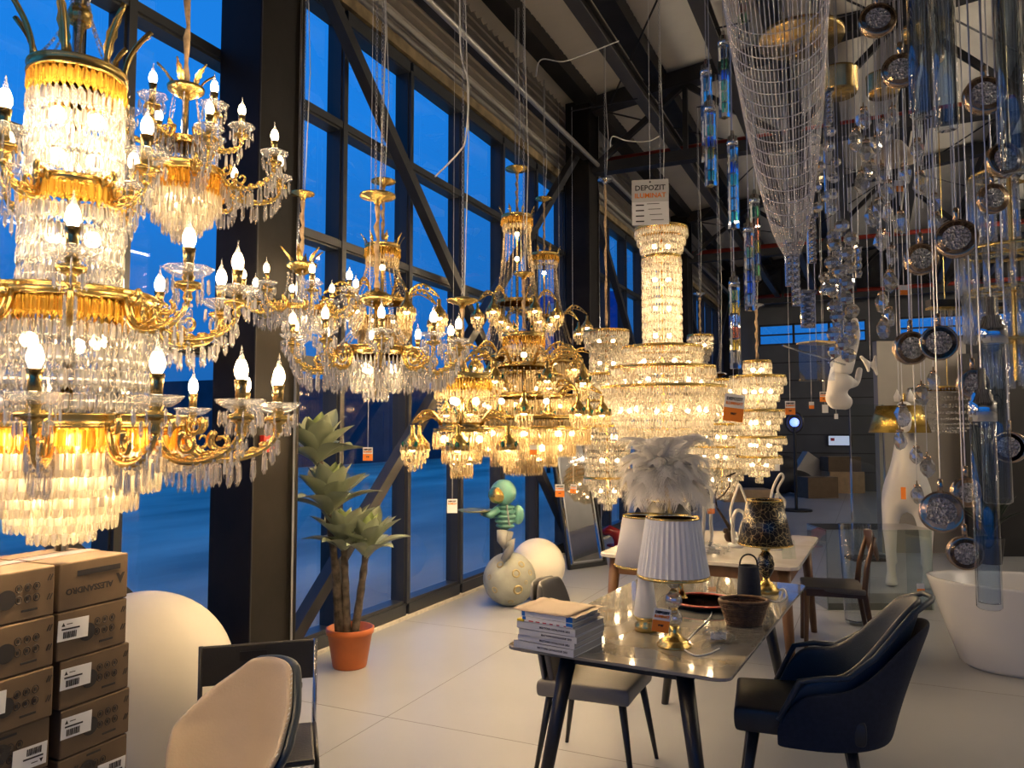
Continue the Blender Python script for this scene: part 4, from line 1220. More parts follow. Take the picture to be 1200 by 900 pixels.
t = thing('dining_table', 'wooden dining table with a pale marble top and lamps on it', 'table', (-1.75, 5.16, 0), math.atan2(-0.02, 1.0))
W2, L2 = 1.32, 1.58
poly = []
for (cx, cy, a0) in ((W2 - 0.08, 0.08, -90), (W2 - 0.08, L2 - 0.08, 0), (0.08, L2 - 0.08, 90), (0.08, 0.08, 180)):
    for k in range(5): poly.append((cx + 0.08 * math.cos(R(a0 + k * 22.5)), cy + 0.08 * math.sin(R(a0 + k * 22.5))))
bev(MB().prism(poly, 0.725, 0.75).build('table_top', marble_m, t), 0.005)
for (c_, s_) in (((W2 / 2, 0.09, 0.665), (W2 - 0.2, 0.025, 0.12)), ((W2 / 2, L2 - 0.09, 0.665), (W2 - 0.2, 0.025, 0.12)), ((0.09, L2 / 2, 0.665), (0.025, L2 - 0.2, 0.12)), ((W2 - 0.09, L2 / 2, 0.665), (0.025, L2 - 0.2, 0.12))):
    MB().box(c_, s_).build('apron', wood, t)
for sx in (0, 1):
    for sy in (0, 1):
        MB().tube([(0.05 + sx * (W2 - 0.10), 0.05 + sy * (L2 - 0.10), 0), (0.10 + sx * (W2 - 0.20), 0.10 + sy * (L2 - 0.2), 0.725)], [0.024, 0.042], 12).build('leg', wood, t, True)
MB().box((0.30, 0.07, 0.66), (0.03, 0.03, 0.07)).box((0.34, 0.06, 0.63), (0.06, 0.02, 0.02)).build('cable_hook', blackm, t)

# ------------------------------------------------------------------ catalogues
bw, bl = 0.31, 0.24
b0 = on_table(672, 771)                      # front right bottom corner of the pile
fl_ = on_table(597, 757)
dxv = (b0 - fl_); dxv.z = 0; bwid = dxv.length - 0.02; dxv.normalize(); dyv = Vector((-dxv.y, dxv.x, 0))
rzv = math.atan2(dxv.y, dxv.x)
z = 0.75
page = pm('page_edges', (0.42, 0.41, 0.40), 0.7, noise=0.15, scale=40, stretch=(0.1, 0.1, 8))
cover = pm('catalogue_cover', (0.60, 0.62, 0.66), 0.3)
TXT = text_mesh('MAYTONI CATALOGUE 2021', 0.0105, ink, 0.0002)
spec_ = [(0.0, 0.0, 0.028, bwid, 'lowest'), (0.012, 0.01, 0.022, bwid - 0.012, 'second lowest'), (0.022, 0.004, 0.024, bwid - 0.012, 'third'), (0.008, 0.010, 0.028, bwid - 0.006, 'uppermost')]
for i, (sx, sy, th, wdt, nm) in enumerate(spec_):
    t = thing('catalogue', '%s white catalogue with printed spine in the pile on the stone table' % nm, 'catalogue', b0 + dxv * (sx - bwid) + dyv * sy + Vector((0, 0, z - 0.75)), rzv + (0.0, -0.01, 0.012, 0.0)[i])
    MB().box((wdt / 2, bl / 2 + 0.004, th / 2), (wdt - 0.006, bl - 0.01, th - 0.004)).build('pages', page, t)
    MB().box((wdt / 2, bl / 2, 0.001), (wdt, bl, 0.002)).box((wdt / 2, bl / 2, th - 0.001), (wdt, bl, 0.002)).box((wdt / 2, 0.001, th / 2), (wdt, 0.002, th)).build('cover', cover, t)
    on_face(inst('lettering', TXT, t), (wdt * 0.66, -0.0008, th / 2), (1, 0, 0), (0, 0, 1))
    z += th
mags = [(0.028, 0.010, 'thin magazine with red cover pictures', redm, 0.008), (0.030, 0.012, 'thin magazine with blue corner mark', bluem, 0.012), (0.024, 0.016, 'thick magazine with blue spine corner', paper, 0.020)]
zz = z
for i, (sx, sy, nm, m_, th) in enumerate(mags):
    wdt = bwid * 0.86
    t = thing('magazine', nm + ' lying on the catalogues', 'magazine', b0 + dxv * (sx - bwid) + dyv * sy + Vector((0, 0, zz - 0.75)), rzv + (0.02, -0.02, 0.01)[i])
    MB().box((wdt / 2, bl * 0.46, th / 2), (wdt - 0.004, bl * 0.9, th - 0.002)).build('pages', page, t)
    MB().box((wdt / 2, bl * 0.46, th - 0.0005), (wdt, bl * 0.92, 0.001)).box((wdt / 2, 0.001, th / 2), (wdt, 0.0015, th)).build('cover', paper, t)
    if i == 0:
        for k in range(6): MB().box((wdt * (0.2 + 0.13 * k), -0.0005, th * 0.6), (0.02 - 0.002 * k, 0.001, th * 0.5)).build('spine_print', m_, t)
        MB().box((0.0, 0.01, th * 0.6), (0.03, 0.03, th)).build('yellow_tab', yellowm, t)
    else:
        MB().box((wdt - 0.014, -0.0003, th * 0.5), (0.028, 0.0016, th * 0.96)).box((0.012, -0.0003, th * 0.5), (0.014, 0.0016, th * 0.96)).build('spine_print', bluem, t)
    zz += th
t = thing('kraft_envelope', 'crumpled beige kraft paper envelope lying on top of the magazines', 'envelope', b0 + dxv * (0.0 - bwid) + dyv * 0.0 + Vector((0, 0, zz - 0.75)), rzv)
rows = [[(bwid * 0.92 * i / 10, bl * 0.98 * j / 7 - 0.004, 0.002 + 0.004 * math.sin(i * 1.9 + j * 1.3) ** 2 + 0.006 * (i == 0)) for i in range(11)] for j in range(8)]
mod(MB().grid(rows).build('sheet', kraft, t, True), 'SOLIDIFY', thickness=0.002, offset=1)
MB().grid([[(x + 0.025, y + 0.018, zq - 0.0015) for x, y, zq in r_] for r_ in rows]).build('back_sheet', kraft, t, True)

# ------------------------------------------------------------------ table lamps
shade_w = pm('white_pleated_shade', (0.72, 0.74, 0.78), 0.7)
shade_b = pm('white_shade', (0.74, 0.72, 0.70), 0.7)
def pleat(k, z): return 1.0 + (0.016 if k % 2 else -0.016)
glassball = crystal('glass_ball', (0.95, 0.97, 1.0), 0.5, 0.15, 0.5, gloss=0.65)
q = on_table(790, 757)
t = thing('table_lamp', 'glass-ball table lamp with pleated white shade and gold trims on stone table', 'lamp', q)
LZ = (q - Vector((0, 0, EYE))).dot(FW)
def lz(py): return W(788, py, LZ).z - q.z
k_ = LZ / FPX
MB().lathe([(0.0, 0), (20 * k_, 0), (20 * k_, 0.008), (17 * k_, 0.014), (17 * k_, 0.022), (12 * k_, 0.03), (8 * k_, 0.045), (5 * k_, 0.06), (7 * k_, lz(733))], 28).build('base', gold, t, True)
zb_ = lz(735); zt_ = lz(672)
for i in range(3):
    MB().ball((0, 0, zb_ + (zt_ - zb_) * (i + 0.5) / 3), (10.5, 10, 8.5)[i] * k_, 18, 12).build('glass_ball', glassball, t, True)
    MB().lathe([(3.5 * k_, -0.004), (5 * k_, 0), (3.5 * k_, 0.004)], 14, c=(0, 0, zb_ + (zt_ - zb_) * (i + 1) / 3)).build('collar', gold, t, True)
sh = MB().lathe([(42 * k_, lz(676)), (31 * k_, lz(608))], 72, wob=pleat); sh.f = sh.f[:-2]
so = sh.build('lamp_shade', shade_w, t); mod(so, 'SOLIDIFY', thickness=0.002)
MB().lathe([(42.2 * k_, lz(677)), (43 * k_, lz(676)), (42 * k_, lz(673)), (41 * k_, lz(675)), (42.2 * k_, lz(677))], 48).build('bottom_trim', gold, so, True)
MB().lathe([(31 * k_, lz(609)), (32 * k_, lz(608)), (31 * k_, lz(606)), (30 * k_, lz(607)), (31 * k_, lz(609))], 48).build('top_trim', gold, so, True)
MB().tube([(0.03, 0, lz(690)), (0, 0, zt_), (0, 0, lz(640))], 0.006, 8).build('lamp_holder', gold, t)
price_card(775, 727, LZ - 0.09, 0.066, 'white and orange price card leaning on the pleated lamp', yawo=0.0, tilt=0.15, string=0)

q = on_table(757, 739)
t = thing('table_lamp', 'table lamp with smooth white shade and white cone body on gold foot', 'lamp', q)
LZ2 = (q - Vector((0, 0, EYE))).dot(FW); k_ = LZ2 / FPX
def lz(py): return W(757, py, LZ2).z - q.z
MB().lathe([(0, 0), (13 * k_, 0), (13 * k_, lz(731)), (10 * k_, lz(728)), (13 * k_, lz(724)), (13 * k_, lz(722))], 24).build('base', gold, t, True)
MB().lathe([(13 * k_, lz(722)), (14 * k_, lz(720)), (8.5 * k_, lz(678)), (5 * k_, lz(675)), (4 * k_, lz(664))], 24).build('cone_body', white_p, t, True)
sh = MB().lathe([(36 * k_, lz(663)), (26 * k_, lz(606))], 48); sh.f = sh.f[:-2]
so = sh.build('lamp_shade', shade_b, t, True); mod(so, 'SOLIDIFY', thickness=0.002)
for r_, py in ((36, 663), (26, 606)): MB().lathe([(r_ * k_, lz(py + 1)), ((r_ + 0.7) * k_, lz(py)), (r_ * k_, lz(py - 2)), ((r_ - 0.7) * k_, lz(py)), (r_ * k_, lz(py + 1))], 48).build('shade_trim', gold, so, True)

# black lamp with crackled gold lines
def crackle_shade():
    m, t_, b = new_mat('black_gold_crackle')
    c = t_.nodes.new('ShaderNodeTexCoord'); v = t_.nodes.new('ShaderNodeTexVoronoi'); v.feature = 'DISTANCE_TO_EDGE'; v.inputs['Scale'].default_value = 40
    nn = t_.nodes.new('ShaderNodeTexNoise'); nn.inputs['Scale'].default_value = 16
    mxv = t_.nodes.new('ShaderNodeMixRGB'); mxv.inputs[0].default_value = 0.06
    lt = t_.nodes.new('ShaderNodeMath'); lt.operation = 'LESS_THAN'; lt.inputs[1].default_value = 0.032
    t_.links.new(c.outputs['Object'], nn.inputs['Vector']); t_.links.new(c.outputs['Object'], mxv.inputs[1]); t_.links.new(nn.outputs['Color'], mxv.inputs[2])
    t_.links.new(mxv.outputs[0], v.inputs['Vector']); t_.links.new(v.outputs['Distance'], lt.inputs[0])
    mc = t_.nodes.new('ShaderNodeMixRGB'); mc.inputs[1].default_value = (0.012, 0.012, 0.014, 1); mc.inputs[2].default_value = (0.80, 0.66, 0.38, 1)
    t_.links.new(lt.outputs[0], mc.inputs[0]); t_.links.new(mc.outputs[0], b.inputs['Base Color']); t_.links.new(lt.outputs[0], b.inputs['Metallic'])
    b.inputs['Roughness'].default_value = 0.3
    return m
crk = crackle_shade()
def urn_lamp(px, py_base, rows, label, name='table_lamp', table=0.75):
    q = P(px, py_base, table)
    t = thing(name, label, 'lamp', q)
    Z = (q - Vector((0, 0, EYE))).dot(FW); k_ = Z / FPX
    return t, k_, (lambda py: W(px, py, Z).z - q.z)
t, k_, lz = urn_lamp(898, 694, None, 'black urn lamp with black and gold crackled shade on stone table')
MB().lathe([(0, 0), (14 * k_, 0), (14 * k_, lz(690)), (9 * k_, lz(684)), (4 * k_, lz(680)), (4 * k_, lz(676))], 24).build('base', gold, t, True)
MB().lathe([(4 * k_, lz(677)), (9 * k_, lz(668)), (10 * k_, lz(660)), (8 * k_, lz(652)), (4 * k_, lz(647))], 20).build('urn', crk, t, True)
MB().lathe([(4 * k_, lz(647)), (6 * k_, lz(644)), (2.5 * k_, lz(640)), (2 * k_, lz(630))], 14).build('neck', gold, t, True)
sh = MB().lathe([(31 * k_, lz(638)), (20.5 * k_, lz(587))], 40); sh.f = sh.f[:-2]
so = sh.build('lamp_shade', crk, t, True); mod(so, 'SOLIDIFY', thickness=0.002)
for r_, py in ((31, 638), (20.5, 587)): MB().lathe([(r_ * k_, lz(py + 1)), ((r_ + 0.5) * k_, lz(py)), (r_ * k_, lz(py - 1.5)), ((r_ - 0.5) * k_, lz(py)), (r_ * k_, lz(py + 1))], 40).build('shade_trim', gold, so, True)

# plain black lamp on the marble table, mostly hidden
t, k_, lz = urn_lamp(783, 650, None, 'plain black-shaded lamp on marble table behind the pleated lamp')
MB().lathe([(0, 0), (12 * k_, 0), (12 * k_, 0.012), (3 * k_, 0.03), (3 * k_, lz(620)), (5 * k_, lz(618)), (2 * k_, lz(610))], 20).build('base', gold, t, True)
sh = MB().lathe([(32 * k_, lz(628)), (24 * k_, lz(587))], 40); sh.f = sh.f[:-2]
so = sh.build('lamp_shade', blackm, t, True); mod(so, 'SOLIDIFY', thickness=0.002)
MB().lathe([(24 * k_, lz(588)), (24.6 * k_, lz(587)), (24 * k_, lz(585)), (23.4 * k_, lz(587)), (24 * k_, lz(588))], 40).build('shade_trim', gold, so, True)

# feather palm lamp
q = on_table(800, 706)
FZ = (q - Vector((0, 0, EYE))).dot(FW); k_ = FZ / FPX
t = thing('feather_palm_lamp', 'palm-shaped lamp of white ostrich feathers on a gold trunk', 'lamp', q)
def fp(px, py, d=0.0): return W(px, py, FZ + d) - q
trunk = [fp(800, 705), fp(798, 690), fp(793, 660), fp(789, 630), fp(785, 600), fp(781, 575), fp(780, 558)]
MB().tube(trunk, [0.020, 0.013, 0.0105, 0.010, 0.0115, 0.010, 0.012], 10).build('trunk', gold, t, True)
MB().lathe([(0, 0), (0.055, 0), (0.05, 0.012), (0.02, 0.03), (0.014, 0.05)], 20).build('base', gold, t, True)
feath = pm('ostrich_feather', (0.86, 0.85, 0.83), 0.8)
fb = feath.node_tree.nodes['Principled BSDF']
tlf = feath.node_tree.nodes.new('ShaderNodeBsdfTranslucent'); tlf.inputs[0].default_value = (0.85, 0.83, 0.8, 1)
mxf = feath.node_tree.nodes.new('ShaderNodeMixShader'); mxf.inputs[0].default_value = 0.45
feath.node_tree.links.new(fb.outputs[0], mxf.inputs[1]); feath.node_tree.links.new(tlf.outputs[0], mxf.inputs[2])
feath.node_tree.links.new(mxf.outputs[0], feath.node_tree.nodes['Material Output'].inputs[0])
def feather_mesh(L, lift, droop, seed):
    rnd = random.Random(seed); V = []; T = []
    sp_ = []
    for i in range(25):
        u = i / 24
        sp_.append(Vector((L * (0.95 * u - 0.12 * u ** 3), 0.03 * math.sin(u * 3 + seed), L * (lift * u - droop * u ** 2.3))))
    mb = MB().tube(sp_, [0.0022 - 0.0016 * i / 24 for i in range(25)], 4)
    for i in range(170):
        u = 0.10 + 0.9 * i / 169
        f_ = u * 24; a = int(min(23, f_)); p = sp_[a].lerp(sp_[a + 1], f_ - a); d = (sp_[a + 1] - sp_[a]).normalized()
        for s_ in (-1, 1):
            bl_ = (0.065 + 0.06 * rnd.random()) * math.sin(math.pi * min(1, 0.12 + 0.82 * u)) ** 0.6
            side = Vector((0, s_, 0)); n_ = d.cross(side)
            prev = p; w_ = 0.0016
            pts = []
            for j in range(4):
                v = j / 3
                pts.append(p + (side * (0.85 * v - 0.15 * v * v) + d * (0.75 * v)) * bl_ + Vector((0, 0, -0.35 * v * v * bl_)) + Vector((rnd.uniform(-1, 1), rnd.uniform(-1, 1), rnd.uniform(-1, 1))) * 0.004 * v)
            vs = []
            for j, c_ in enumerate(pts): vs += [c_ - d * w_ * (1 - j / 4), c_ + d * w_ * (1 - j / 4)]
            mb.add(vs, [(0, 1, 3, 2), (2, 3, 5, 4), (4, 5, 7, 6)])
    return mb.mesh('feather', feath)
FM = [feather_mesh(0.215, 1.05, 0.75, 1), feather_mesh(0.235, 0.70, 0.70, 2), feather_mesh(0.23, 0.42, 0.85, 3), feather_mesh(0.19, 1.75, 0.95, 4)]
topf = trunk[-1]
for ring_, (n, mi) in enumerate(((9, 3), (11, 0), (12, 1), (12, 2))):
    for k in range(n):
        f_ = inst('feather', FM[mi], t, topf + Vector((0, 0, 0.01 - 0.008 * ring_)))
        f_.rotation_euler = (0.25 * (random.random() - 0.5), 0.2 * (random.random() - 0.5), 2 * math.pi * (k + 0.3 * ring_ + 0.25 * random.random()) / n)
        f_.scale = [1.0 + 0.22 * random.random()] * 3

# tray under the feather lamp
q = on_table(812, 712)
t = thing('patterned_tray', 'dark oval tray with red patterned rim under the feather lamp', 'tray', q + Vector((0.04, 0.06, 0)))
redpat = pm('red_pattern', (0.36, 0.05, 0.045), 0.5, noise=0.6, scale=60)
MB().lathe([(0, 0.002), (0.13, 0.002), (0.155, 0.02), (0.17, 0.022), (0.172, 0.026), (0.15, 0.026), (0.128, 0.007), (0, 0.007)], 40).build('dish', blackm, t, True)
MB().lathe([(0.150, 0.0262), (0.172, 0.0262), (0.173, 0.030), (0.149, 0.030), (0.150, 0.0262)], 40).build('patterned_rim', redpat, t, True)

# wicker basket
q = on_table(870, 735)
t = thing('wicker_basket', 'small brown oval wicker basket on the stone table', 'basket', q + Vector((0, 0.05, 0)), YAW)
wick = pm('wicker', (0.14, 0.075, 0.038), 0.7, noise=0.4, scale=40)
N = 48
def bask(h): return (0.072 + 0.032 * h, 0.052 + 0.026 * h)
for i in range(11):
    h = i / 10; a_, b_ = bask(h)
    pts = [((a_ + 0.0026 * (1 if (k + i) % 2 else -1)) * math.cos(2 * math.pi * k / N), (b_ + 0.0026 * (1 if (k + i) % 2 else -1)) * math.sin(2 * math.pi * k / N), 0.006 + 0.095 * h) for k in range(N)]
    MB().tube(pts, 0.0052, 5, closed=True).build('woven_strand', wick, t, True)
st = MB()
for k in range(24):
    a = 2 * math.pi * k / 24
    st.tube([(bask(0)[0] * math.cos(a), bask(0)[1] * math.sin(a), 0.002), (bask(1)[0] * math.cos(a), bask(1)[1] * math.sin(a), 0.104)], 0.003, 5)
st.prism([(bask(0)[0] * math.cos(a), bask(0)[1] * math.sin(a)) for a in [2 * math.pi * k / 24 for k in range(24)]], 0.001, 0.006)
st.build('stakes', wick, t)
MB().tube([(bask(1)[0] * math.cos(a), bask(1)[1] * math.sin(a), 0.106) for a in [2 * math.pi * k / 40 for k in range(40)]], 0.008, 6, closed=True).build('rim', wick, t, True)

# black container with loop handle
t, k_, lz = urn_lamp(878, 701, None, 'black felt-like tapered lantern with a loop handle on stone table', name='black_lantern')
t['category'] = 'lantern'
MB().lathe([(13.5 * k_, 0), (14 * k_, 0.004), (11.5 * k_, lz(664)), (11 * k_, lz(663)), (10.5 * k_, lz(665)), (12 * k_, 0.01), (0, 0.01)], 28).build('body', navy_d, t, True)
MB().tube([(10.5 * k_ * math.cos(a) * RT.x, 10.5 * k_ * math.cos(a) * RT.y, lz(666) + (lz(650) - lz(666)) * math.sin(a) ** 0.7) for a in [math.pi * i / 14 for i in range(15)]], 0.0045, 8).build('handle', blackm, t, True)

# bagged bulb and cables
q = on_table(842, 752)
t = thing('plastic_bag', 'crumpled clear plastic bag with coiled cable on stone table', 'bag', q)
bagm = MB().ball((0, 0, 0.022), 0.06, 22, 12, (1.15, 0.85, 0.42))
rr = random.Random(5)
bagm.v = [(x * (1 + 0.16 * rr.uniform(-1, 1)), y * (1 + 0.16 * rr.uniform(-1, 1)), max(0.001, zq * (1 + 0.25 * rr.uniform(-1, 1)))) for x, y, zq in bagm.v]
bagm.build('bag', clearplastic, t)
MB().tube([((0.028 + 0.004 * math.sin(i)) * math.cos(i * 0.5), (0.024) * math.sin(i * 0.5), 0.012 + 0.0004 * i) for i in range(60)], 0.0028, 5).build('coiled_cable', white_p, t, True)
def cable(label, pix, h=0.753, r=0.0028, m_=None, plug=None):
    pts = [P(px, py, h) for px, py in pix]
    o0 = pts[0].copy()
    fine = []
    for i in range(len(pts) - 1):
        p0 = pts[max(0, i - 1)]; p1 = pts[i]; p2 = pts[i + 1]; p3 = pts[min(len(pts) - 1, i + 2)]
        for j in range(6):
            u = j / 6
            fine.append(0.5 * ((2 * p1) + (p2 - p0) * u + (2 * p0 - 5 * p1 + 4 * p2 - p3) * u * u + (3 * p1 - p0 - 3 * p2 + p3) * u ** 3))
    fine.append(pts[-1])
    t = thing('lamp_cable', label, 'cable', o0)
    MB().tube([p - o0 for p in fine], r, 6).build('cable', m_ or white_p, t, True)
    if plug: MB().box(P(plug[0], plug[1], h + 0.008) - o0, (0.022, 0.03, 0.018)).build('plug', m_ or white_p, t)
    return t
cable('white lamp cable with plug curling over the stone table behind the basket', [(800, 757), (815, 740), (828, 728), (834, 718), (833, 708), (828, 704)], plug=(829, 702))
cable('white lamp cable from the gold lamp foot towards the plastic bag', [(802, 761), (815, 768), (830, 766), (843, 760)])
cable('white looped cable at the foot of the black urn lamp', [(905, 694), (918, 690), (922, 698), (915, 705), (902, 703), (895, 700)])
cable('thin black cable looping over the patterned tray', [(770, 690), (778, 682), (786, 688), (790, 698)], 0.785, 0.002, blackm)
# ------------------------------------------------------------------ chairs
def skin(name, mat, parent, nodes, edges, sub=2):
    """one continuous surface grown round a skeleton: nodes = (point, rx, ry)"""
    me = bpy.data.meshes.new(name)
    me.from_pydata([tuple(n[0]) for n in nodes], edges, [])
    me.materials.append(mat)
    o = bpy.data.objects.new(name, me); link(o, parent)
    mod(o, 'SKIN')
    for i, n in enumerate(nodes):
        me.skin_vertices[0].data[i].radius = (n[1], n[2] if len(n) > 2 else n[1])
    me.skin_vertices[0].data[0].use_root = True
    o.modifiers[0].use_smooth_shade = True
    mod(o, 'SUBSURF', levels=sub, render_levels=sub)
    return o

def thick_grid(name, rows, mat, parent, th=0.03, sub=2, offset=-1.0):
    o = MB().grid(rows).build(name, mat, parent, True)
    mod(o, 'SOLIDIFY', thickness=th, offset=offset); mod(o, 'SUBSURF', levels=sub, render_levels=sub)
    return o

def tapered_legs(t, spots, mat, r0=0.019, r1=0.010):
    for (tp, bt) in spots: MB().tube([bt, tp], [r1, r0], 10).build('leg', mat, t, True)

# beige shell chair, facing the camera side
cz = W(274, 900, 2.28)
t = thing('shell_chair', 'beige leather shell chair with stitched navy back beside the cartons', 'chair', (cz.x, cz.y, 0), YAW + R(-30))
# local: +x right, -y towards the camera
def interp(tab, z):
    for (z0, *a), (z1, *b) in zip(tab, tab[1:]):
        if z <= z1: return [p + (q - p) * (z - z0) / (z1 - z0) for p, q in zip(a, b)]
    return tab[-1][1:]
tab = [(0.40, 0.140, 0.00, 0.17), (0.52, 0.158, 0.055, 0.19), (0.64, 0.225, 0.10, 0.19), (0.695, 0.250, 0.112, 0.17), (0.78, 0.200, 0.128, 0.10), (0.862, 0.105, 0.145, 0.03), (0.875, 0.085, 0.147, 0.025)]
rows = []
for i in range(25):
    z_ = 0.40 + 0.475 * i / 24
    hw, yb, wing = interp(tab, z_); hw *= 0.87
    rows.append([(hw * u, yb - wing * abs(u) ** 2.0, z_ + 0.012 * (1 - u * u) * (i > 22)) for u in [k / 6 for k in range(-6, 7)]])
thick_grid('inner_back', rows, beige_l, t, 0.022, 1)
rows2 = [[(x * 1.02, y + 0.024, z_) for x, y, z_ in r_] for r_ in rows]
bk = thick_grid('outer_back', rows2, navy_l, t, 0.03, 1)
edge = [Vector(r_[-1]) for r_ in rows]
stt = MB()
for i in range(len(edge) - 1):
    for j in range(2):
        p = edge[i].lerp(edge[i + 1], j / 2) + Vector((0.004, 0.014, 0))
        stt.bar(p + Vector((0, -0.004, -0.002)), p + Vector((0, 0.006, 0.004)), 0.0025, 0.0025)
stt.build('stitching', white_p, t)
rows = [[(0.20 * u * (1 - 0.12 * v), 0.06 - 0.42 * v, 0.455 + 0.02 * abs(u) ** 2 - 0.015 * v) for u in (-1, -0.6, 0, 0.6, 1)] for v in (0, 0.25, 0.5, 0.75, 1)]
thick_grid('seat', rows, beige_l, t, 0.06)
tapered_legs(t, [((sx * 0.13, sy * 0.13 - 0.14, 0.41), (sx * 0.21, sy * 0.21 - 0.14, 0)) for sx in (-1, 1) for sy in (-1, 1)], blackm)

# black metal chair
c1, c2 = W(233, 757, 2.92), W(372, 748, 3.04)
ax = Vector((c2.x - c1.x, c2.y - c1.y, 0)); cw = ax.length
mid = (c1 + c2) / 2
t = thing('metal_chair', 'black panel-backed chair on thin steel tubes by the globe lamp', 'chair', (mid.x, mid.y, 0), math.atan2(ax.y, ax.x))
th_ = c2.z
bev(MB().box((0, 0, th_ - 0.075), (cw - 0.02, 0.014, 0.15)).build('backrest', black_l, t), 0.006)
MB().box((-0.02, -0.009, th_ - 0.045), (0.10, 0.004, 0.035)).build('handle_slot', blackm, t)
for sx in (-1, 1):
    x = sx * (cw / 2 - 0.008)
    MB().tube([(x, 0.03, 0), (x, 0.0, 0.46), (x, 0.0, th_)], 0.009, 8).build('back_leg', chrome if sx > 0 else blackm, t, True)
    MB().tube([(x, -0.40, 0), (x, -0.36, 0.45), (x, -0.02, 0.46)], 0.009, 8).build('front_leg', blackm, t, True)
bev(MB().box((0, -0.21, 0.462), (cw - 0.03, 0.36, 0.022)).build('seat', black_l, t), 0.008)

# grey upholstered chair at the stone table
bm_, fm_ = P(650, 888, 0), P(753, 908, 0)
dirv = (fm_ - bm_); dirv.z = 0; dirv.normalize()
cc = (bm_ + fm_) / 2
t = thing('dining_chair', 'grey upholstered dining chair with black legs pushed under the stone table', 'chair', (cc.x, cc.y, 0), math.atan2(dirv.y, dirv.x) - R(90))
# local +y = facing
def seat_cushion(t, m_, w=0.22, d=0.22, z=0.44, th=0.075, y0=0.0):
    rows = [[(w * u * (1 - 0.08 * v), y0 + d * v, z + 0.012 * (1 - u * u) * (1 - v * v)) for u in (-1, -0.92, -0.5, 0, 0.5, 0.92, 1)] for v in (-1, -0.92, -0.4, 0.3, 0.92, 1)]
    return thick_grid('seat', rows, m_, t, th, 2)
seat_cushion(t, grey_l)
rows = []
for i in range(7):
    v = i / 6
    z_ = 0.40 + 0.46 * v; hw = 0.215 - 0.045 * v ** 2 - 0.06 * max(0, v - 0.83) / 0.17 * 0.6
    rows.append([(hw * u, -0.20 - 0.10 * v + 0.045 * abs(u) ** 2, z_) for u in (-1, -0.9, -0.5, 0, 0.5, 0.9, 1)])
thick_grid('backrest', rows, greyf, t, 0.03)
thick_grid('back_shell', [[(x * 1.02, y - 0.032, z_ ) for x, y, z_ in r_] for r_ in rows], grey_l, t, 0.018)
tapered_legs(t, [((sx * 0.16, sy * 0.17, 0.40), (sx * 0.205, sy * 0.235, 0)) for sx in (-1, 1) for sy in (-1, 1)], blackm, 0.020, 0.010)
MB().box((0.16, -0.16, 0.30), (0.03, 0.002, 0.09)).build('care_tag', paper, t)

# navy armchair
ac = W(950, 800, 3.25)
t = thing('armchair', 'navy leather armchair with curved wrap-around back facing the stone table', 'chair', (ac.x, ac.y, 0), YAW + R(72))
# local +y = facing (towards the table); x to its right
rows_i = []; NA = 15
for j in range(8):
    v = j / 7
    r_ = []
    for i in range(NA):
        s_ = -1 + 2 * i / (NA - 1); a = s_ * R(118)
        q_ = min(1, max(0, (abs(math.degrees(a)) - 24) / 40)); up_ = 1 - q_ * q_ * (3 - 2 * q_)
        top = 0.635 + 0.285 * up_ - 0.03 * max(0, abs(s_) - 0.6)
        bot = 0.36
        z_ = bot + (top - bot) * v
        lean_ = 0.15 * up_ * v ** 1.2 + 0.05
        R1 = 0.225 + 0.02 * v
        x = math.sin(a) * R1 * 1.04
        y = -math.cos(a) * (R1 + lean_) if abs(a) < R(90) else (abs(a) - R(90)) * 0.26
        if abs(a) > R(90): x = math.copysign(R1 * 1.04, s_) - math.copysign(0.02, s_) * (abs(a) - R(90))
        cut_ = max(0, abs(s_) - 0.80) / 0.20
        z_ = z_ - cut_ ** 2 * 0.17 * v
        r_.append((x, y, z_))
    rows_i.append(r_)
thick_grid('inner_shell', rows_i, navy_l, t, 0.035)
thick_grid('outer_shell', [[(x * 1.13, y * 1.13 - 0.0, z_ - 0.012) for x, y, z_ in r_] for r_ in rows_i[:-1]], navy_d, t, 0.02)
MB().tube([(x * 1.06, y * 1.06, z_ + 0.004) for x, y, z_ in rows_i[-1]], 0.012, 8).build('piping', navy_l, t, True)
seat_cushion(t, black_l, 0.225, 0.25, 0.475, 0.10, 0.06)
tapered_legs(t, [((sx * 0.17, 0.05 + sy * 0.18, 0.38), (sx * 0.22, 0.05 + sy * 0.24, 0)) for sx in (-1, 1) for sy in (-1, 1)], blackm, 0.024, 0.014)

# dark wooden chair at the marble table
wc = P(972, 762, 0)
t = thing('wooden_chair', 'dark wooden chair with slim curved back beside the marble table', 'chair', (wc.x + 0.02, wc.y + 0.1, 0), R(90 + 8))
seat_cushion(t, greyf, 0.21, 0.21, 0.47, 0.04)
fr_ = MB()
for sy in (-1, 1): fr_.box((0, sy * 0.19, 0.43), (0.38, 0.025, 0.05))
for sx in (-1, 1): fr_.box((sx * 0.19, 0, 0.43), (0.025, 0.38, 0.05))
fr_.build('seat_rail', wood_d, t)
for sx in (-1, 1):
    MB().tube([(sx * 0.20, 0.20, 0), (sx * 0.18, 0.185, 0.44)], [0.014, 0.022], 10).build('leg', wood, t, True)
    MB().tube([(sx * 0.20, -0.27, 0), (sx * 0.19, -0.20, 0.44), (sx * 0.185, -0.22, 0.62), (sx * 0.17, -0.28, 0.84)], [0.014, 0.022, 0.019, 0.013], 10).build('leg', wood_d, t, True)
rows = [[(0.20 * u, -0.275 - 0.04 * (1 - u * u) + (0.04 - 0.08 * v) * -0.5, 0.66 + 0.20 * v + 0.02 * (1 - u * u)) for u in (-1, -0.6, 0, 0.6, 1)] for v in (0, 0.33, 0.66, 1)]
thick_grid('backrest', rows, wood_d, t, 0.018)

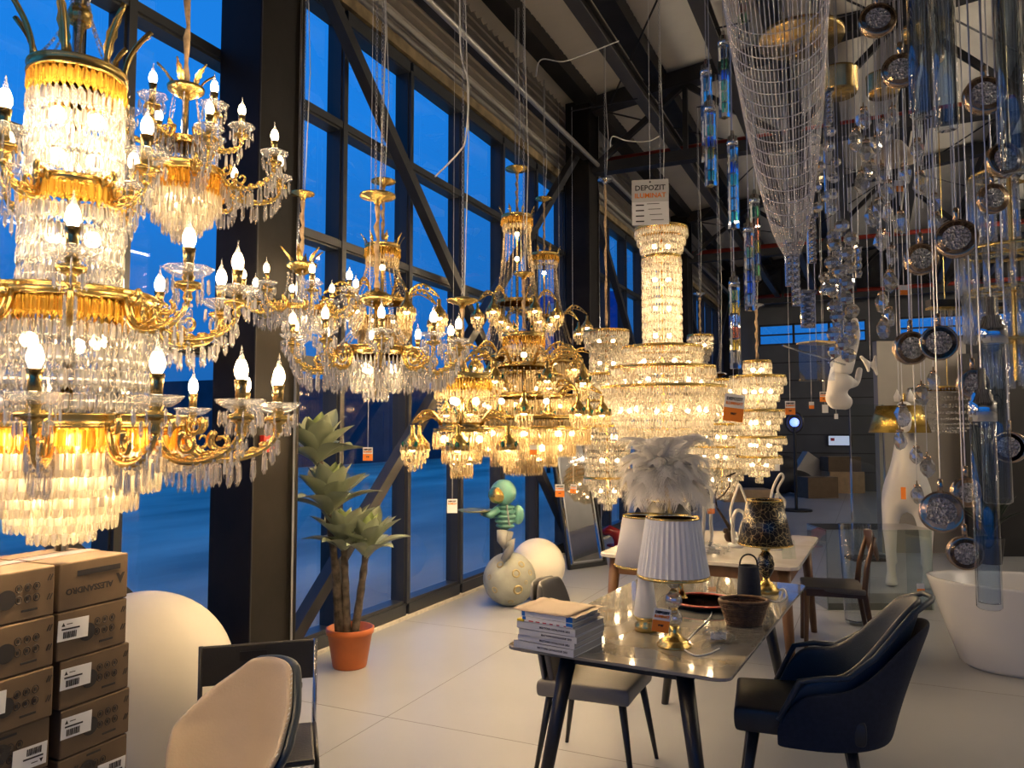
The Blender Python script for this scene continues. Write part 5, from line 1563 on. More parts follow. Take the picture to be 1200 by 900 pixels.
# clear vase behind the chair
vp = W(1002, 640, 6.4)
t = thing('glass_vase', 'tall clear glass floor vase behind the dark wooden chair', 'vase', (vp.x, vp.y, 0))
MB().lathe([(0.0, 0.01), (0.085, 0.01), (0.095, 0.03), (0.125, 0.82), (0.121, 0.82), (0.091, 0.035), (0, 0.02)], 32).build('vase_body', tubeglass, t, True)
MB().tube([(0.123 * math.cos(k * math.pi / 16), 0.123 * math.sin(k * math.pi / 16), 0.822) for k in range(32)], 0.004, 6, closed=True).build('rim', tubeglass, t, True)

# ------------------------------------------------------------------ lamps standing on the marble table
ledw = pm('white_led_loop', (0.68, 0.65, 0.60), 0.5)
def t2(px, py): return P(px, py, 0.75)
def loop_lamp(px, py, pts, label, base=True, r=0.011):
    q = t2(px, py); Z = (q - Vector((0, 0, EYE))).dot(FW)
    t = thing('loop_lamp', label, 'lamp', q)
    L_ = [W(a, b, Z + (c if len(pp_) > 2 else 0)) - q for pp_ in pts for (a, b, c) in [(*pp_, 0)[:3]]]
    fine = []
    n = len(L_)
    for i in range(n):
        p0, p1, p2, p3 = L_[i - 1], L_[i], L_[(i + 1) % n], L_[(i + 2) % n]
        for j in range(6):
            u = j / 6
            fine.append(0.5 * ((2 * p1) + (p2 - p0) * u + (2 * p0 - 5 * p1 + 4 * p2 - p3) * u * u + (3 * p1 - p0 - 3 * p2 + p3) * u ** 3))
    MB().tube(fine, r, 8, closed=True).build('light_loop', ledw, t, True)
    MB().lathe([(0, 0), (0.055, 0), (0.055, 0.022), (0.05, 0.026), (0, 0.026)], 24).build('base', white_p, t, True)
    return t
loop_lamp(829, 644, [(824, 638), (825, 600), (822, 578), (829, 571), (834, 580), (833, 610), (834, 630), (830, 641)], 'upright white oval loop lamp on marble table', r=0.012)
loop_lamp(862, 641, [(860, 636), (859, 610), (864, 598), (873, 604), (872, 624), (866, 637)], 'low white loop lamp with round base on marble table', r=0.014)
loop_lamp(867, 634, [(856, 602), (863, 575), (866, 568), (871, 578), (878, 600), (870, 612), (864, 632)], 'pointed white triangular loop lamp on marble table', r=0.010)
loop_lamp(908, 644, [(903, 600), (905, 575), (914, 556), (918, 560), (911, 575), (920, 588), (916, 597), (909, 580), (906, 640)], 'twisted white ribbon lamp rising behind the crackled black shade', r=0.009)
q = t2(856, 637); Z = (q - Vector((0, 0, EYE))).dot(FW)
t = thing('branch_lamp', 'dark bronze curling branch lamp with figure on marble table', 'lamp', q)
bz = pm('bronze_dark', (0.03, 0.018, 0.012), 0.3, 0.6)
MB().tube([W(857, 622, Z) - q, W(851, 612, Z) - q, W(840, 595, Z) - q, W(838, 580, Z) - q, W(841, 571, Z) - q], [0.016, 0.012, 0.008, 0.006, 0.004], 8).build('stem', bz, t, True)
MB().tube([W(839, 586, Z) - q, W(848, 580, Z) - q, W(855, 570, Z) - q, W(856, 556, Z) - q, W(862, 554, Z) - q], [0.006, 0.006, 0.005, 0.005, 0.004], 8).tube([W(851, 559, Z) - q, W(862, 554, Z) - q], 0.006, 6).build('branch', bz, t, True)
skin('figure', bz, t, [(W(855, 628, Z) - q, 0.03), (W(852, 622, Z) - q, 0.022), (W(848, 629, Z) - q, 0.016), (W(858, 632, Z) - q, 0.018), (W(847, 622, Z) - q, 0.024), (Vector((0, 0, 0.012)), 0.03)], [(0, 1), (1, 4), (0, 2), (0, 3), (0, 5)])
t = thing('plastic_bag', 'crumpled clear plastic wrap on the marble table', 'bag', t2(835, 650))
bagm = MB().ball((0, 0, 0.035), 0.09, 22, 12, (1.25, 0.8, 0.42))
bagm.v = [(x * (1 + 0.2 * rr.uniform(-1, 1)), y * (1 + 0.2 * rr.uniform(-1, 1)), max(0.001, zq * (1 + 0.3 * rr.uniform(-1, 1)))) for x, y, zq in bagm.v]
bagm.build('wrap', clearplastic, t)
MB().tube([((0.05 + 0.006 * math.sin(i * 0.7)) * math.cos(i * 0.5), 0.035 * math.sin(i * 0.5), 0.008 + 0.0006 * i) for i in range(50)], 0.003, 5).build('coiled_cable', white_p, t, True)
price_card(833, 596, (t2(829, 644) - Vector((0, 0, EYE))).dot(FW) - 0.012, 0.055, 'orange price card hanging on the upright white loop lamp', string=0.08, text=False)
t = thing('picture_holder', 'small clear card holder leaning at the marble table edge', 'card holder', t2(925, 655))
o = MB().box((0, 0, 0.06), (0.09, 0.006, 0.12)).build('acrylic_sheet', greenglass, t); o.rotation_euler = (R(-12), 0, YAW)

# ------------------------------------------------------------------ bath tub
tp = P(1148, 787, 0)
t = thing('bath_tub', 'white freestanding oval bath tub with small price card', 'bath tub', (tp.x + 0.55, tp.y + 0.28, 0), YAW + R(-12))
acr = pm('white_acrylic', (0.72, 0.72, 0.72), 0.18)
rows = []; N = 48
def sup(a, A_, B_, p=2.25):
    c_, s_ = math.cos(a), math.sin(a)
    return (A_ * math.copysign(abs(c_) ** (2 / p), c_), B_ * math.copysign(abs(s_) ** (2 / p), s_))
def trow(A_, B_, z_, lift=0.0):
    r_ = []
    for k in range(N):
        x, y = sup(2 * math.pi * k / N, A_, B_); r_.append((x, y, z_ + 0.35 * lift * (x / 0.85) ** 2))
    return r_
rows = [trow(0.50, 0.25, 0.0), trow(0.62, 0.31, 0.0), trow(0.66, 0.33, 0.03), trow(0.74, 0.365, 0.25), trow(0.81, 0.39, 0.45, 0.03), trow(0.85, 0.405, 0.56, 0.06), trow(0.852, 0.406, 0.575, 0.06), trow(0.835, 0.39, 0.578, 0.06), trow(0.815, 0.372, 0.56, 0.06), trow(0.74, 0.33, 0.30, 0.02), trow(0.62, 0.27, 0.14), trow(0.3, 0.12, 0.12), trow(0.02, 0.01, 0.12)]
MB().grid(rows, closed=True).build('tub_shell', acr, t, True)
price_card(1079, 690, 5.02, 0.05, 'small orange price card stuck on the bath tub end', string=0, text=False)

# ------------------------------------------------------------------ horse lamp
hz_ = 7.9
hp = P(1066, 688, 0)
t = thing('horse_lamp', 'life-size white horse statue lamp with a gold shade on its head', 'lamp', (hp.x, hp.y, 0), R(-2))
hm = pm('white_resin', (0.70, 0.68, 0.65), 0.35, noise=0.04, scale=4)
# local: -y towards the camera (the horse's front), metres
N_ = [((0, 0.10, 1.00), 0.20, 0.24), ((0, 0.55, 1.02), 0.21, 0.25), ((0, 1.05, 1.06), 0.20, 0.24),       # trunk 0..2
      ((0, -0.08, 1.10), 0.20, 0.22), ((0, -0.14, 1.36), 0.125, 0.18), ((0, -0.17, 1.62), 0.085, 0.13), ((0, -0.22, 1.84), 0.085, 0.11),   # chest, neck 3..6
      ((0, -0.40, 1.76), 0.08, 0.085), ((0, -0.58, 1.60), 0.055, 0.065),                                     # head 7,8
      ((0.14, -0.02, 0.82), 0.10, 0.12), ((0.17, -0.02, 0.55), 0.065, 0.07), ((0.165, -0.03, 0.47), 0.062, 0.06), ((0.165, -0.02, 0.16), 0.040, 0.042), ((0.165, -0.05, 0.05), 0.058, 0.065), ((0.165, -0.06, 0.0), 0.065, 0.07),
      ((-0.14, -0.02, 0.82), 0.10, 0.12), ((-0.17, -0.02, 0.55), 0.065, 0.07), ((-0.165, -0.03, 0.47), 0.062, 0.06), ((-0.165, -0.02, 0.16), 0.040, 0.042), ((-0.165, -0.05, 0.05), 0.058, 0.065), ((-0.165, -0.06, 0.0), 0.065, 0.07),
      ((0.12, 1.10, 0.80), 0.11, 0.15), ((0.17, 1.28, 0.52), 0.06, 0.07), ((0.17, 1.22, 0.16), 0.042, 0.045), ((0.17, 1.18, 0.03), 0.06, 0.065),
      ((-0.12, 1.10, 0.80), 0.11, 0.15), ((-0.17, 1.28, 0.52), 0.06, 0.07), ((-0.17, 1.22, 0.16), 0.042, 0.045), ((-0.17, 1.18, 0.03), 0.06, 0.065),
      ((0, 1.38, 1.10), 0.06, 0.06), ((0, 1.45, 0.70), 0.05, 0.05)]
E_ = [(0, 1), (1, 2), (0, 3), (3, 4), (4, 5), (5, 6), (6, 7), (7, 8), (0, 9), (9, 10), (10, 11), (11, 12), (12, 13), (13, 14), (0, 15), (15, 16), (16, 17), (17, 18), (18, 19), (19, 20),
      (2, 21), (21, 22), (22, 23), (23, 24), (2, 25), (25, 26), (26, 27), (27, 28), (2, 29), (29, 30)]
skin('horse_body', hm, t, N_, E_, 2)
for s_ in (-1, 1): MB().lathe([(0.028, 0), (0.034, 0.05), (0.0, 0.13)], 10, c=(s_ * 0.06, -0.20, 1.90)).build('ear', hm, t, True)
MB().tube([(0, -0.24, 1.90), (0, -0.24, 1.98)], 0.015, 8).build('lamp_stem', brass, t)
k_ = hz_ / FPX
shz = W(1052, 507, hz_).z; shz1 = W(1052, 476, hz_).z
shx = -0.05
o = MB().lathe([(33 * k_, shz), (24 * k_, shz1)], 48, c=(shx, -0.24, 0)); o.f = o.f[:-2]
goldsh = pm('gold_foil_shade', (0.62, 0.42, 0.10), 0.25, 0.9)
mod(o.build('lamp_shade', goldsh, t, True), 'SOLIDIFY', thickness=0.004)
MB().tube([(0, -0.24, 1.95), (shx, -0.24, shz1 - 0.02)], 0.012, 8).build('shade_holder', brass, t)
MB().box((-0.03, -0.335, 0.98), (0.045, 0.004, 0.12)).build('orange_card', orange, t)

# low glass case before the horse
gp = W(1030, 640, 6.9)
t = thing('glass_counter', 'low glass display case standing before the horse statue', 'display case', (gp.x, gp.y, 0), YAW)
GH = W(1030, 622, 6.9).z
MB().box((0.0, 0, GH / 2), (0.95, 0.012, GH)).build('front_pane', greenglass, t)
MB().box((0.0, 0.22, GH + 0.004), (0.95, 0.46, 0.012)).build('top_pane', greenglass, t)
for x in (-0.47, 0.47): MB().box((x, 0.22, GH / 2), (0.012, 0.44, GH)).build('side_pane', greenglass, t)
MB().box((0, 0.22, 0.03), (0.93, 0.42, 0.06)).build('plinth', pm('grey_plinth', (0.22, 0.21, 0.20), 0.3), t)
# upright sheet of glass
g1 = W(1017, 550, 9.6)
t = thing('glass_screen', 'tall upright sheet of greenish glass beside the horse statue', 'glass screen', (g1.x, g1.y, 0), YAW)
gh = W(1017, 474, 9.6).z
MB().box((0, 0, gh / 2), (0.42, 0.012, gh)).build('glass_sheet', greenglass, t)
MB().box((-0.21, 0, gh / 2), (0.016, 0.02, gh)).box((0.21, 0, gh / 2), (0.016, 0.02, gh)).build('edge_profile', chrome, t)
MB().box((0, 0.03, 0.02), (0.5, 0.3, 0.04)).build('foot', blackm, t)
# beige display wall
bw0, bw1 = W(1030, 500, 10.2), W(1135, 500, 10.2)
o = MB().box((0, 0.06, 1.4), ((bw1 - bw0).length, 0.12, 2.8)).build('display_wall', pm('display_wall_paint', (0.30, 0.275, 0.24), 0.6, noise=0.05, scale=3), None, loc=((bw0.x + bw1.x) / 2, (bw0.y + bw1.y) / 2, 0), rz=YAW)
tag(o, kind='structure')
bw2 = W(1190, 500, 9.9)
o = MB().box((0, 0.06, 1.3), (1.3, 0.12, 2.6)).build('display_wall', pm('black_wall_paint', (0.02, 0.02, 0.021), 0.6), None, loc=(bw2.x, bw2.y, 0), rz=YAW)
tag(o, kind='structure')
# crystal curtain pendant before the beige wall
t = thing('crystal_bowl_pendant', 'shallow mesh bowl pendant of tiny crystals before the beige wall', 'pendant lamp', W(1112, 505, 9.0))
zt = W(1112, 456, 9.0).z - t.location.z
C = Crystals()
for i in range(9):
    u = i / 8; C.ring('oct', warm_x, 0.40 * math.cos(u * 1.35) + 0.02, zt * (1 - math.sin(u * 1.5)), int(70 * math.cos(u * 1.35)) + 8, 0.012, 0.03)
C.flush(t, 'crystal_mesh')
band(t, 0.42, zt + 0.01, 0.02, gold)
MB().tube([(0, 0, zt), (0, 0, 5.25 - t.location.z)], 0.006, 6).build('rod', gold, t)
spokes(t, 0.42, zt + 0.01)

# plant behind the tub
q = P(1140, 668, 0)
t = thing('potted_plant', 'dark leafy plant in a black pot behind the bath tub', 'plant', (q.x + 0.25, q.y + 0.6, 0))
MB().lathe([(0.12, 0), (0.16, 0.3), (0.15, 0.31), (0.14, 0.28), (0, 0.28)], 20).build('pot', blackm, t, True)
dl = pm('dark_leaf', (0.02, 0.035, 0.018), 0.4)
LD = [leaf_mesh(0.55, 0.05, 0.3, dl), leaf_mesh(0.6, 0.045, 0.8, dl)]
for k in range(14):
    l = inst('leaf', LD[k % 2], t, (0, 0, 0.28), k * 0.9); l.scale = [0.8 + 0.4 * random.random()] * 3

# ------------------------------------------------------------------ things at the far wall
def far_box(px, py, dpt, w, h, d, label, m_, rot=0.0, roll=0.0):
    p = P(px, py, 0); s = (p - Vector((0, 0, EYE))).dot(FW)
    t = thing('carton', label, 'carton', (p.x, min(p.y, 21.9) + dpt, 0), YAW + rot)
    b = MB().box((0, 0, h / 2), (w, d, h)).build('box_body', m_, t); bev(b, 0.01)
    MB().box((0, 0, h + 0.002), (w * 0.98, 0.06, 0.004)).build('packing_tape', tape, t)
    if roll:
        for c_ in t.children: c_.rotation_euler = (0, roll, 0); c_.location = (0, 0, 0.25 * w)
    return t
far_box(990, 572, 0, 0.9, 0.55, 0.6, 'yellowish closed carton at the far wall below another', cardb2)
c_ = far_box(989, 570, 0, 0.85, 0.38, 0.55, 'brown carton resting on the yellowish far carton', cardb)
c_.location.z = 0.555
far_box(962, 578, -1.4, 0.8, 0.5, 0.5, 'low brown carton at the far wall beside the bucket', cardb, 0.2)
far_box(944, 571, 0, 0.75, 0.8, 0.3, 'tilted pale carton leaning at the far wall', pm('pale_card', (0.42, 0.40, 0.37), 0.7), 0.1, 0.6)
far_box(876, 585, -0.5, 1.1, 0.28, 0.6, 'flat yellowish carton at the far wall behind the stepped chandelier', cardb2)
q = P(932, 577, 0)
t = thing('bucket', 'white plastic bucket on the floor at the far wall', 'bucket', q)
MB().lathe([(0.17, 0), (0.21, 0.36), (0.22, 0.37), (0.2, 0.37), (0.16, 0.02), (0, 0.02)], 20).build('bucket_body', white_p, t, True)
MB().tube([(0.21 * math.cos(a), 0, 0.34 - 0.18 * math.sin(a)) for a in [math.pi * i / 10 for i in range(11)]], 0.008, 5).build('handle', chrome, t)
q = W(982, 517, 19.5)
t = thing('wall_screen', 'lit blue-white information screen on the far wall', 'screen', (q.x, Y1 - 0.04, q.z))
MB().box((0, 0, 0), (0.62, 0.06, 0.30)).build('screen_frame', blackm, t)
scr = emit('screen_glow', (0.45, 0.62, 0.9), 0.5)
MB().box((0, -0.035, 0), (0.56, 0.01, 0.25)).build('display', scr, t)
MB().box((-0.18, -0.042, 0.03), (0.10, 0.004, 0.08)).build('red_mark', redm, t)
q = W(931, 495, 15.5)
t = thing('blue_work_lamp', 'small blue glowing lamp on a dark stand near the far wall', 'lamp', (q.x, q.y, 0))
MB().tube([(0, 0, 0.02), (0, 0, q.z)], 0.03, 8).build('stand', blackm, t); MB().lathe([(0.3, 0), (0.3, 0.03), (0, 0.03)], 16).build('base', blackm, t)
MB().ball((0, 0, q.z), 0.09, 12, 8).build('lamp_head', emit('blue_glow', (0.1, 0.2, 1.0), 3.0), t, True)
MB().tube([(0.16 * math.cos(a), 0, q.z + 0.2 * math.sin(a)) for a in [2 * math.pi * i / 14 for i in range(14)]], 0.03, 6, closed=True).build('coiled_hose', blackm, t, True)
q = P(905, 575, 0)
t = thing('tarpaulin_heap', 'dark heap of tarpaulin and bags at the far wall', 'heap', (q.x + 0.15, q.y - 1.2, 0))
for k, (dx, dz, r_) in enumerate(((-0.45, 0.4, 0.42), (0.15, 0.4, 0.48), (0.6, 0.33, 0.36), (0.25, 0.75, 0.32))):
    b_ = MB().ball((dx, 0, dz), r_, 18, 12, (1.2, 0.7, 0.8)); b_.v = [(x * (1 + 0.05 * math.sin(zq * 9 + x * 7)), y, max(0, zq)) for x, y, zq in b_.v]
    b_.build('tarpaulin_fold', pm('tarpaulin', (0.03, 0.03, 0.032), 0.6) if k == 0 else MATS['tarpaulin'], t, True)

# ------------------------------------------------------------------ pendants on the right
def cord(t, x, y, z0, r=0.0022, m_=None, zend=5.25):
    MB().tube([(x, y, z0), (x, y, zend - t.location.z)], r, 6).build('cord', m_ or cordm, t)
cordm = pm('steel_cord', (0.50, 0.50, 0.52), 0.3, 0.8)

tubeg = 'clear glass tube pendant with stepped chrome cap hanging on a cord'
bigtube = thin_glass('thick_tube_glass', (0.86, 0.92, 0.98), 1.6, 2.6, 0.015)
def tube_pendant(px, pa, pb, Z, r, label, gap=0.035):
    b = W(px, pb, Z); t = thing('tube_pendant', label, 'pendant lamp', b)
    h = W(px, pa, Z).z - b.z
    MB().lathe([(r * 0.05, 0.004), (r * 0.80, 0.0), (r, 0.006), (r, h), (r * 0.84, h), (r * 0.84, 0.016), (r * 0.05, 0.012)], 28).build('glass_tube', bigtube, t, True)
    MB().lathe([(0, h - 0.004), (r * 1.08, h - 0.004), (r * 1.08, h + 0.045), (r * 0.85, h + 0.05), (r * 0.85, h + 0.062), (r * 0.7, h + 0.066), (r * 0.7, h + 0.075), (r * 0.33, h + 0.078), (r * 0.33, h + 0.13), (0, h + 0.13)], 24).build('cap', chrome, t, True)
    cord(t, 0, 0, h + 0.13)
    return t
tube_pendant(1160, 492, 714, 1.9, 0.029, 'lowest clear glass tube pendant, its end hanging before the bath tub')
tube_pendant(1170, 400, 590, 2.15, 0.036, 'clear glass tube pendant with orange card just behind the lowest one')
tube_pendant(1081, -70, 137, 1.75, 0.026, 'thick bluish glass tube pendant left of its twin, ending slightly higher')
tube_pendant(1110, -70, 152, 1.80, 0.026, 'thick bluish glass tube pendant ending slightly lower than its twin')
tube_pendant(1188, -90, 204, 1.70, 0.027, 'long bluish glass tube pendant before the glass-rod chandelier')

prismg = pm('prism_glass', (0.95, 0.97, 1.0), 0.0, trans=1.0)
irid = [pm('prism_%d' % i, c_, 0.08, 0.75) for i, c_ in enumerate(((0.9, 0.75, 0.15), (0.15, 0.75, 0.35), (0.15, 0.35, 0.95), (0.85, 0.25, 0.12), (0.95, 0.9, 0.7)))]
def prism_pendant(px, pa, pb, Z, w, label, stripes=5, seed=0):
    b = W(px, pb, Z); t = thing('prism_pendant', label, 'pendant lamp', b, YAW + 0.5)
    h = W(px, pa, Z).z - b.z
    MB().box((0, 0, h / 2), (w, w, h)).build('prism_bar', prismg, t)
    rr_ = random.Random(seed)
    for k in range(stripes):
        hh = h * (0.85 / stripes)
        MB().box((w * 0.18, 0, h * (0.06 + 0.9 * (k + 0.5) / stripes)), (w * 0.22, w * 0.5, hh * 0.9)).build('foil_strip', irid[rr_.randrange(5)], t)  # rainbow colours put inside the clear bar as metallic strips
    MB().lathe([(0, h - 0.002), (w * 0.72, h - 0.002), (w * 0.72, h + 0.02), (w * 0.62, h + 0.022), (w * 0.62, h + 0.04), (w * 0.3, h + 0.045), (w * 0.2, h + 0.07), (0, h + 0.07)], 20).build('cap', chrome, t, True)
    cord(t, 0, 0, h + 0.07)
for i, (px, pa, pb, Z, lab) in enumerate((
    (829, 84, 190, 3.5, 'square crystal bar pendant beside its lower twin near the roof beam'), (833, 128, 218, 3.3, 'square crystal bar pendant hanging lower than its twin near the roof beam'),
    (849, 50, 138, 3.7, 'square crystal bar pendant close before the roof beam and the bead net'), (860, 168, 268, 3.6, 'square crystal bar pendant beside the red roof pipe'),
    (886, 236, 330, 3.9, 'square bluish crystal bar pendant, higher one of the pair above the stepped chandelier'), (879, 270, 364, 3.75, 'square bluish crystal bar pendant, lower one of the pair above the stepped chandelier'),
    (862, 334, 432, 3.65, 'square crystal bar pendant with rainbow strips hanging down to the stepped chandelier'), (871, -40, 45, 4.1, 'square crystal bar pendant behind the top of the bead net'))):
    prism_pendant(px, pa, pb, Z, 0.036, lab, 6, i)

crackm = None
def crackle_glass():
    m, t_, b = new_mat('crackle_glass')
    c = t_.nodes.new('ShaderNodeTexCoord'); v = t_.nodes.new('ShaderNodeTexVoronoi'); v.inputs['Scale'].default_value = 160
    bn = t_.nodes.new('ShaderNodeBump'); bn.inputs['Strength'].default_value = 1.0; bn.inputs['Distance'].default_value = 0.02
    rmp = t_.nodes.new('ShaderNodeValToRGB'); rmp.color_ramp.elements[0].color = (0.16, 0.16, 0.17, 1); rmp.color_ramp.elements[1].color = (0.95, 0.95, 0.95, 1)
    t_.links.new(c.outputs['Object'], v.inputs['Vector']); t_.links.new(v.outputs['Distance'], bn.inputs['Height']); t_.links.new(v.outputs['Color'], rmp.inputs[0])
    t_.links.new(rmp.outputs[0], b.inputs['Base Color']); t_.links.new(bn.outputs[0], b.inputs['Normal'])
    b.inputs['Metallic'].default_value = 0.35; b.inputs['Roughness'].default_value = 0.15
    return m
crackm = crackle_glass()
rose = pm('rose_gold', (0.66, 0.47, 0.30), 0.18, 1.0)
discs = [(1028, 24, 20, 2.4, 20, -25, 'hanging highest, before the gold canopies'), (1055, 83, 20, 2.4, 10, -20, 'half behind the twin bluish tubes'), (1121, 280, 22, 2.3, -5, -25, 'with pale silvery rim, beside the glass-rod chandelier'),
  (1079, 304, 18, 2.5, 25, -10, 'beside the rock-crystal gems'), (1067, 408, 19, 2.45, 40, 5, 'turned sideways, touching its front-facing neighbour above the gold shade'), (1100, 402, 20, 2.35, 5, 0, 'facing straight out, with thick gold rim above the horse'),
  (1103, 600, 23, 2.25, 5, -35, 'largest, hanging low before the horse legs'), (1131, 648, 19, 2.4, 20, 10, 'lowest of all, hanging before the bath tub rim'), (1132, 577, 17, 2.55, 45, 0, 'turned sideways just above the lowest disc'),
  (1140, 450, 17, 2.6, 30, 0, 'behind the chrome capped glass tubes'), (1183, 524, 18, 2.6, -30, 0, 'showing past the lowest glass tube'), (1163, 233, 17, 2.6, 35, 0, 'with dark brass rim before the rod chandelier top'),
  (1153, 112, 22, 2.5, 25, -20, 'tilted, between the bluish tubes'), (1176, 188, 20, 2.3, 40, -10, 'overlapping the long bluish tube end'), (1094, 62, 14, 2.9, 70, 0, 'edge-on behind the twin bluish tubes')]
DPROF = {}
def disc_mesh(r):
    gl = MB().lathe([(0, 0.018), (r * 0.6, 0.014), (r * 0.92, 0.006), (r * 0.94, -0.008), (r * 0.6, -0.022), (0, -0.028)], 28, axis=Matrix.Rotation(R(90), 3, 'X')).mesh('crackle_glass', crackm, True)
    rm_ = MB().lathe([(r * 0.91, 0.012), (r * 1.02, 0.012), (r * 1.03, -0.012), (r * 0.91, -0.014), (r * 0.91, 0.012)], 36, axis=Matrix.Rotation(R(90), 3, 'X')).mesh('rim', rose, True)
    return gl, rm_
DG, DR = disc_mesh(0.054)
for (px, py, rpx, Z, ya, ti, lab) in discs:
    c = W(px, py, Z); r = rpx * Z / FPX; s = r / 0.054
    t = thing('disc_pendant', 'round crackled glass disc pendant, ' + lab, 'pendant lamp', c, R(-3) + R(ya * 0.7), 'crackled disc pendants')
    for nm, me in (('crackle_glass', DG), ('rim', DR)):
        o = inst(nm, me, t); o.scale = (s, s, s); o.rotation_euler = (R(ti * 0.35), 0, 0)
    MB().lathe([(0.006, r * 0.98), (0.008, r * 1.0), (0.008, r + 0.035), (0.003, r + 0.04)], 10).build('stem', rose, t, True)
    cord(t, 0, 0, r + 0.03)

def gem_mesh(seed, el=1.5):
    rr_ = random.Random(seed)
    m = MB().ball((0, 0, 0), 1.0, 7, 5, (1, 1, el))
    m.v = [(x * (1 + 0.2 * rr_.uniform(-1, 1)), y * (1 + 0.2 * rr_.uniform(-1, 1)), z_ * (1 + 0.1 * rr_.uniform(-1, 1))) for x, y, z_ in m.v]
    return m.mesh('gem', gemm)
gemm = crystal('rock_crystal', (0.93, 0.95, 0.97), 0.35, 0.25, 0.55, gloss=0.75)
GEMS = [gem_mesh(i) for i in range(4)]
drops = [(1058, 488), (1055, 516), (1074, 534), (1087, 548), (1075, 580), (1080, 464), (1094, 447)]
def drop_pendant(px, py, Z, r, label, grp, cap=True):
    c = W(px, py, Z); t = thing('crystal_drop_pendant', label, 'pendant lamp', c, random.random() * 6, grp)
    o = inst('gem', GEMS[random.randrange(4)], t); o.scale = (r, r, r)
    MB().lathe([(r * 0.55, r * 1.25), (r * 0.5, r * 1.7), (0.003, r * 1.75), (0.002, r * 2.4)], 10).build('cap', rose, t, True)
    cord(t, 0, 0, r * 1.7, 0.0014)
for i_, (px, py) in enumerate(drops): drop_pendant(px, py, 2.75 + 0.12 * (i_ * 3 % 7), 0.026, 'faceted rock-crystal drop pendant on a fine cord before the horse lamp', 'crystal drops before the horse')
ups = [(1015, 178), (1027, 170), (1020, 200), (1033, 205), (1010, 215), (1035, 150), (1046, 137), (1041, 225), (1075, 175), (1060, 205), (1078, 215), (1095, 238), (1097, 262), (1030, 245), (1040, 250), (1022, 255), (1055, 262), (1033, 282), (1045, 300), (1043, 330), (1033, 355), (1042, 372), (1036, 386), (1012, 140), (1003, 165)]
for i_, (px, py) in enumerate(ups): drop_pendant(px, py, 3.0 + 0.11 * (i_ * 7 % 11), (0.025 + 0.008 * random.random()) * (0.9 + 0.03 * (i_ * 7 % 11)), 'small rock-crystal gem hanging in the cluster under the roof trusses', 'crystal gems in the hanging cluster')

# bubble-glass bar clusters
bub = crystal('bubble_glass', (0.93, 0.94, 0.95), 0.3, 0.2, 0.45, gloss=0.8)
BUBM = MB().ball((0, 0, 0), 1.0, 8, 6).mesh('glass_bubble', bub)
def bubble_column(px, pa, pb, Z, r, label, n, spread):
    b = W(px, pb, Z); t = thing('bubble_pendant', label, 'pendant lamp', b)
    h = W(px, pa, Z).z - b.z
    MB().tube([(0, 0, 0), (0, 0, h)], 0.006, 8).build('stem', chrome, t)
    for k in range(n):
        a = k * 2.4; rad = spread * (0.5 + 0.5 * abs(math.sin(k * 1.7)))
        o = inst('glass_bubble', BUBM, t, (rad * math.cos(a), rad * math.sin(a), h * (k + 0.5) / n)); o.scale = (r, r, r)
    cord(t, 0, 0, h)
bubble_column(988, 262, 420, 3.6, 0.034, 'long cluster pendant of clear glass bubbles above the white monkey', 24, 0.05)
bubble_column(972, 318, 345, 4.0, 0.03, 'short cluster pendant of clear glass bubbles beside the bead net tip', 6, 0.03)
bubble_column(968, 150, 250, 4.2, 0.03, 'glass bubble pendant half behind the lower bead net', 14, 0.06)
def bar_pendant(px, pa, pb, Z, w, label, n):
    b = W(px, pb, Z); t = thing('studded_bar_pendant', label, 'pendant lamp', b, YAW)
    h = W(px, pa, Z).z - b.z
    MB().box((0, 0.012, h / 2), (w, 0.012, h)).build('chrome_plate', chrome, t)
    MB().box((0, 0.0, h + 0.008), (w * 1.1, 0.045, 0.016)).build('cap', chrome, t)
    for k in range(n):
        o = inst('glass_stud', BUBM, t, (0, -0.008, h * (k + 0.5) / n)); o.scale = (w * 0.42, 0.02, h / n * 0.5)
    cord(t, 0, 0, h)
bar_pendant(948, 344, 384, 3.7, 0.065, 'short wide chrome pendant with two rows of glass studs', 6)
bar_pendant(934, 298, 358, 3.4, 0.035, 'slim chrome bar pendant with glass studs below the bead net', 8)
bar_pendant(953, 255, 308, 3.6, 0.035, 'dark slim studded bar pendant beside the bead net', 8)
bar_pendant(972, 108, 146, 3.4, 0.028, 'black studded bar pendant under the gold drum canopy', 6)
bar_pendant(926, 285, 335, 3.2, 0.028, 'studded crystal bar at the tip of the bead net', 7)
bar_pendant(1007, 290, 325, 4.4, 0.03, 'plain small bar pendant under the dark trusses', 4)

